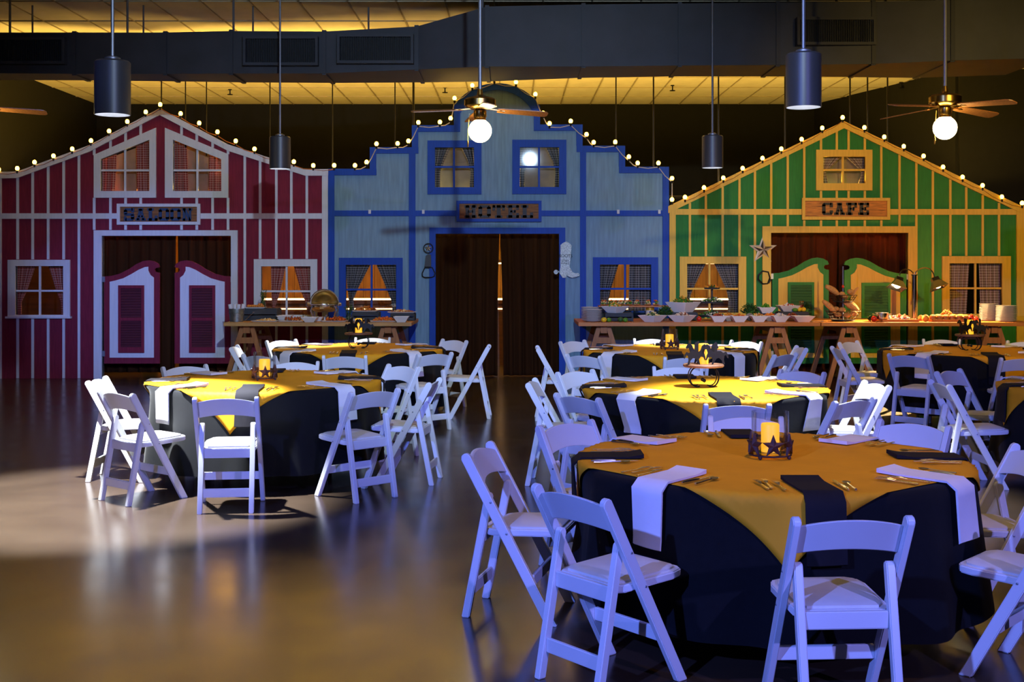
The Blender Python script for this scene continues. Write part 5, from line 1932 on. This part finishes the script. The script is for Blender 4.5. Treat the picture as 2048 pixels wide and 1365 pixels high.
zc_ = cutting_board(1758, 1831, 16.5, 'wooden cutting board with sliced meat left of the heat lamp')
po = empty('sauce_pot', (X(1764, 16.45), 16.45, zc_))
MB().lathe([(0, 0), (.082, 0), (.085, .01), (.085, .085), (.09, .088), (.082, .09), (.08, .012), (0, .01)], 28).build('pot', 'chrome', po, smooth=True)
MB().lathe([(0, .07), (.08, .07)], 20).build('sauce', 'wings', po)
for s in (-1, 1):
    MB().tube([(s * .086, -.03, .065), (s * .12, -.02, .07), (s * .12, .02, .07), (s * .086, .03, .065)], .006, 6).build('handle', 'chrome', po, smooth=True)
tag(po, 'small steel sauce pot on the meat cutting board', 'pot')
heap('sliced_meat', (X(1797, 16.5), 16.5, zc_), .19, .11, .06, ['meat', 'bread', 'napw'], 70, .026, 'sliced roast meat under the left heat lamp', 'meat')
for px_, r, lab in ((1748, .042, 'red tomato left of the meat cutting board'), (1740, .03, 'small red tomato at the far left of the meat board')):
    fruit('tomato', 'tomato', px_, 0, 16.4 if r > .035 else 16.6, r, lab)
herb_bunch(1743, 16.5, BZ, .04, .07, 'lettuce tuft beside the tomatoes at the meat board')
fruit('onion', 'onion', 1851, 0, 16.42, .05, 'golden onion right of the heat lamp post', 1.0)
fruit('onion', 'onion', 1842, 0, 16.66, .042, 'smaller onion behind the golden onion', 1.0)
zc_ = cutting_board(1860, 1938, 16.5, 'wooden cutting board of sliders under the right heat lamp')


def slider(x, y, z, label):
    s = empty('slider', (x, y, z))
    MB().lathe([(0, 0), (.042, 0), (.045, .012), (0, .016)], 14).build('bottom_bun', 'bun', s, smooth=True)
    MB().lathe([(0, .014), (.047, .014), (.047, .03), (0, .03)], 14).build('patty', 'wings', s, smooth=True)
    MB().lathe([(0, .03), (.047, .03), (.042, .05), (.025, .062), (0, .066)], 14).build('top_bun', 'bun', s, smooth=True)
    tag(s, label, 'slider', 'sliders on the cutting board')


for k in range(6):
    slider(X(1866 + 12.8 * k, 16.42), 16.42, zc_, ['leftmost', 'second', 'third', 'fourth', 'fifth', 'rightmost'][k] + ' slider in the front row under the heat lamp')
for k in range(4):
    slider(X(1876 + 15 * k, 16.56), 16.56, zc_, ['leftmost', 'second', 'third', 'rightmost'][k] + ' slider in the rear row under the heat lamp')
heap('fried_onions', (X(1893, 16.5), 16.5, zc_ + .062), .075, .06, .07, ['bun', 'cheese'], 60, .018, 'crisp fried onions piled on top of the sliders', 'fried onions')
fruit('red_pepper', 'tomato', 1942, 0, 16.45, .045, 'red pepper at the right end of the slider board', 1.0, None, 1.1)
fruit('tomato', 'tomato', 1952, 0, 16.55, .035, 'red tomato right of the red pepper')
plates(1978, 16.7, 14, 'back stack at the right end', 1.0)
plates(2013, 16.42, 13, 'front stack at the right end', 1.08)

# ---- heat lamp
hl = empty('heat_lamp', (X(1828.5, 16.75), 16.75, BZ))
HT = Z(551, 16.75) - BZ
MB().lathe([(0, 0), (.10, 0), (.10, .012), (.04, .02), (.03, .03), (0, .03)], 24).build('base', 'lampmetal', hl, smooth=True)
MB().lathe([(.0, .02), (.03, .02), (.033, HT), (.045, HT), (.045, HT + .012), (0, HT + .012)], 20).build('post', 'lampmetal', hl, smooth=True)
for s in (-1, 1):
    w_ = .20 if s < 0 else .27
    hgt = .085 if s < 0 else .105
    pts = []
    for k in range(13):
        a = PI * k / 12
        pts.append((s * (.015 + w_ / 2 * (1 - math.cos(a)) * .98), 0, HT + hgt * math.sin(a) + (.02 if k < 2 else 0) - (.0 if k < 9 else .008 * (k - 8))))
    MB().tube(pts, .008, 8).build('gooseneck', 'lampmetal', hl, smooth=True)
    tip = Vector(pts[-1])
    sh = MB()
    ux = Vector((-s * .0 + s * -.25, 0, -1)).normalized() if s > 0 else Vector((-.28, 0, -1)).normalized()
    ux = Vector((-.34 if s < 0 else .34, -.30, -1)).normalized()
    nr = ux.cross(Vector((0, 1, 0))).normalized()
    sd = nr.cross(ux).normalized()
    prof = [(.0, .045), (.05, .05), (.16, .11)]
    rings = []
    for (t, r) in prof:
        c0 = tip + ux * t
        rings.append([c0 + nr * r + sd * r, c0 - nr * r + sd * r, c0 - nr * r - sd * r, c0 + nr * r - sd * r])
    vs = [tuple(p) for r in rings for p in r]
    fs = [(0, 1, 2, 3)]
    for k in range(2):
        for i in range(4):
            j = (i + 1) % 4
            fs.append((4 * k + i, 4 * k + j, 4 * k + 4 + j, 4 * k + 4 + i))
    sh.add(vs, fs)
    so2 = sh.build('lamp_shade', 'lampmetal', hl)
    so2.modifiers.new('shade_thickness', 'SOLIDIFY').thickness = .004
    bc_ = tip + ux * .11
    MB().ball(tuple(bc_), .05, 1, 14, 10).build('heat_bulb', 'heat', hl, smooth=True)
    p0 = Vector(hl.location) + tip + ux * .165
    l_ = spot('heat_lamp_beam', p0, p0 + ux * 1.0 + Vector((0, -.05, 0)), 1250, (1.0, 0.62, 0.25), 115, .5, .05)
tag(hl, 'chrome twin heat lamp with two lit shades over the bread buffet', 'heat lamp')
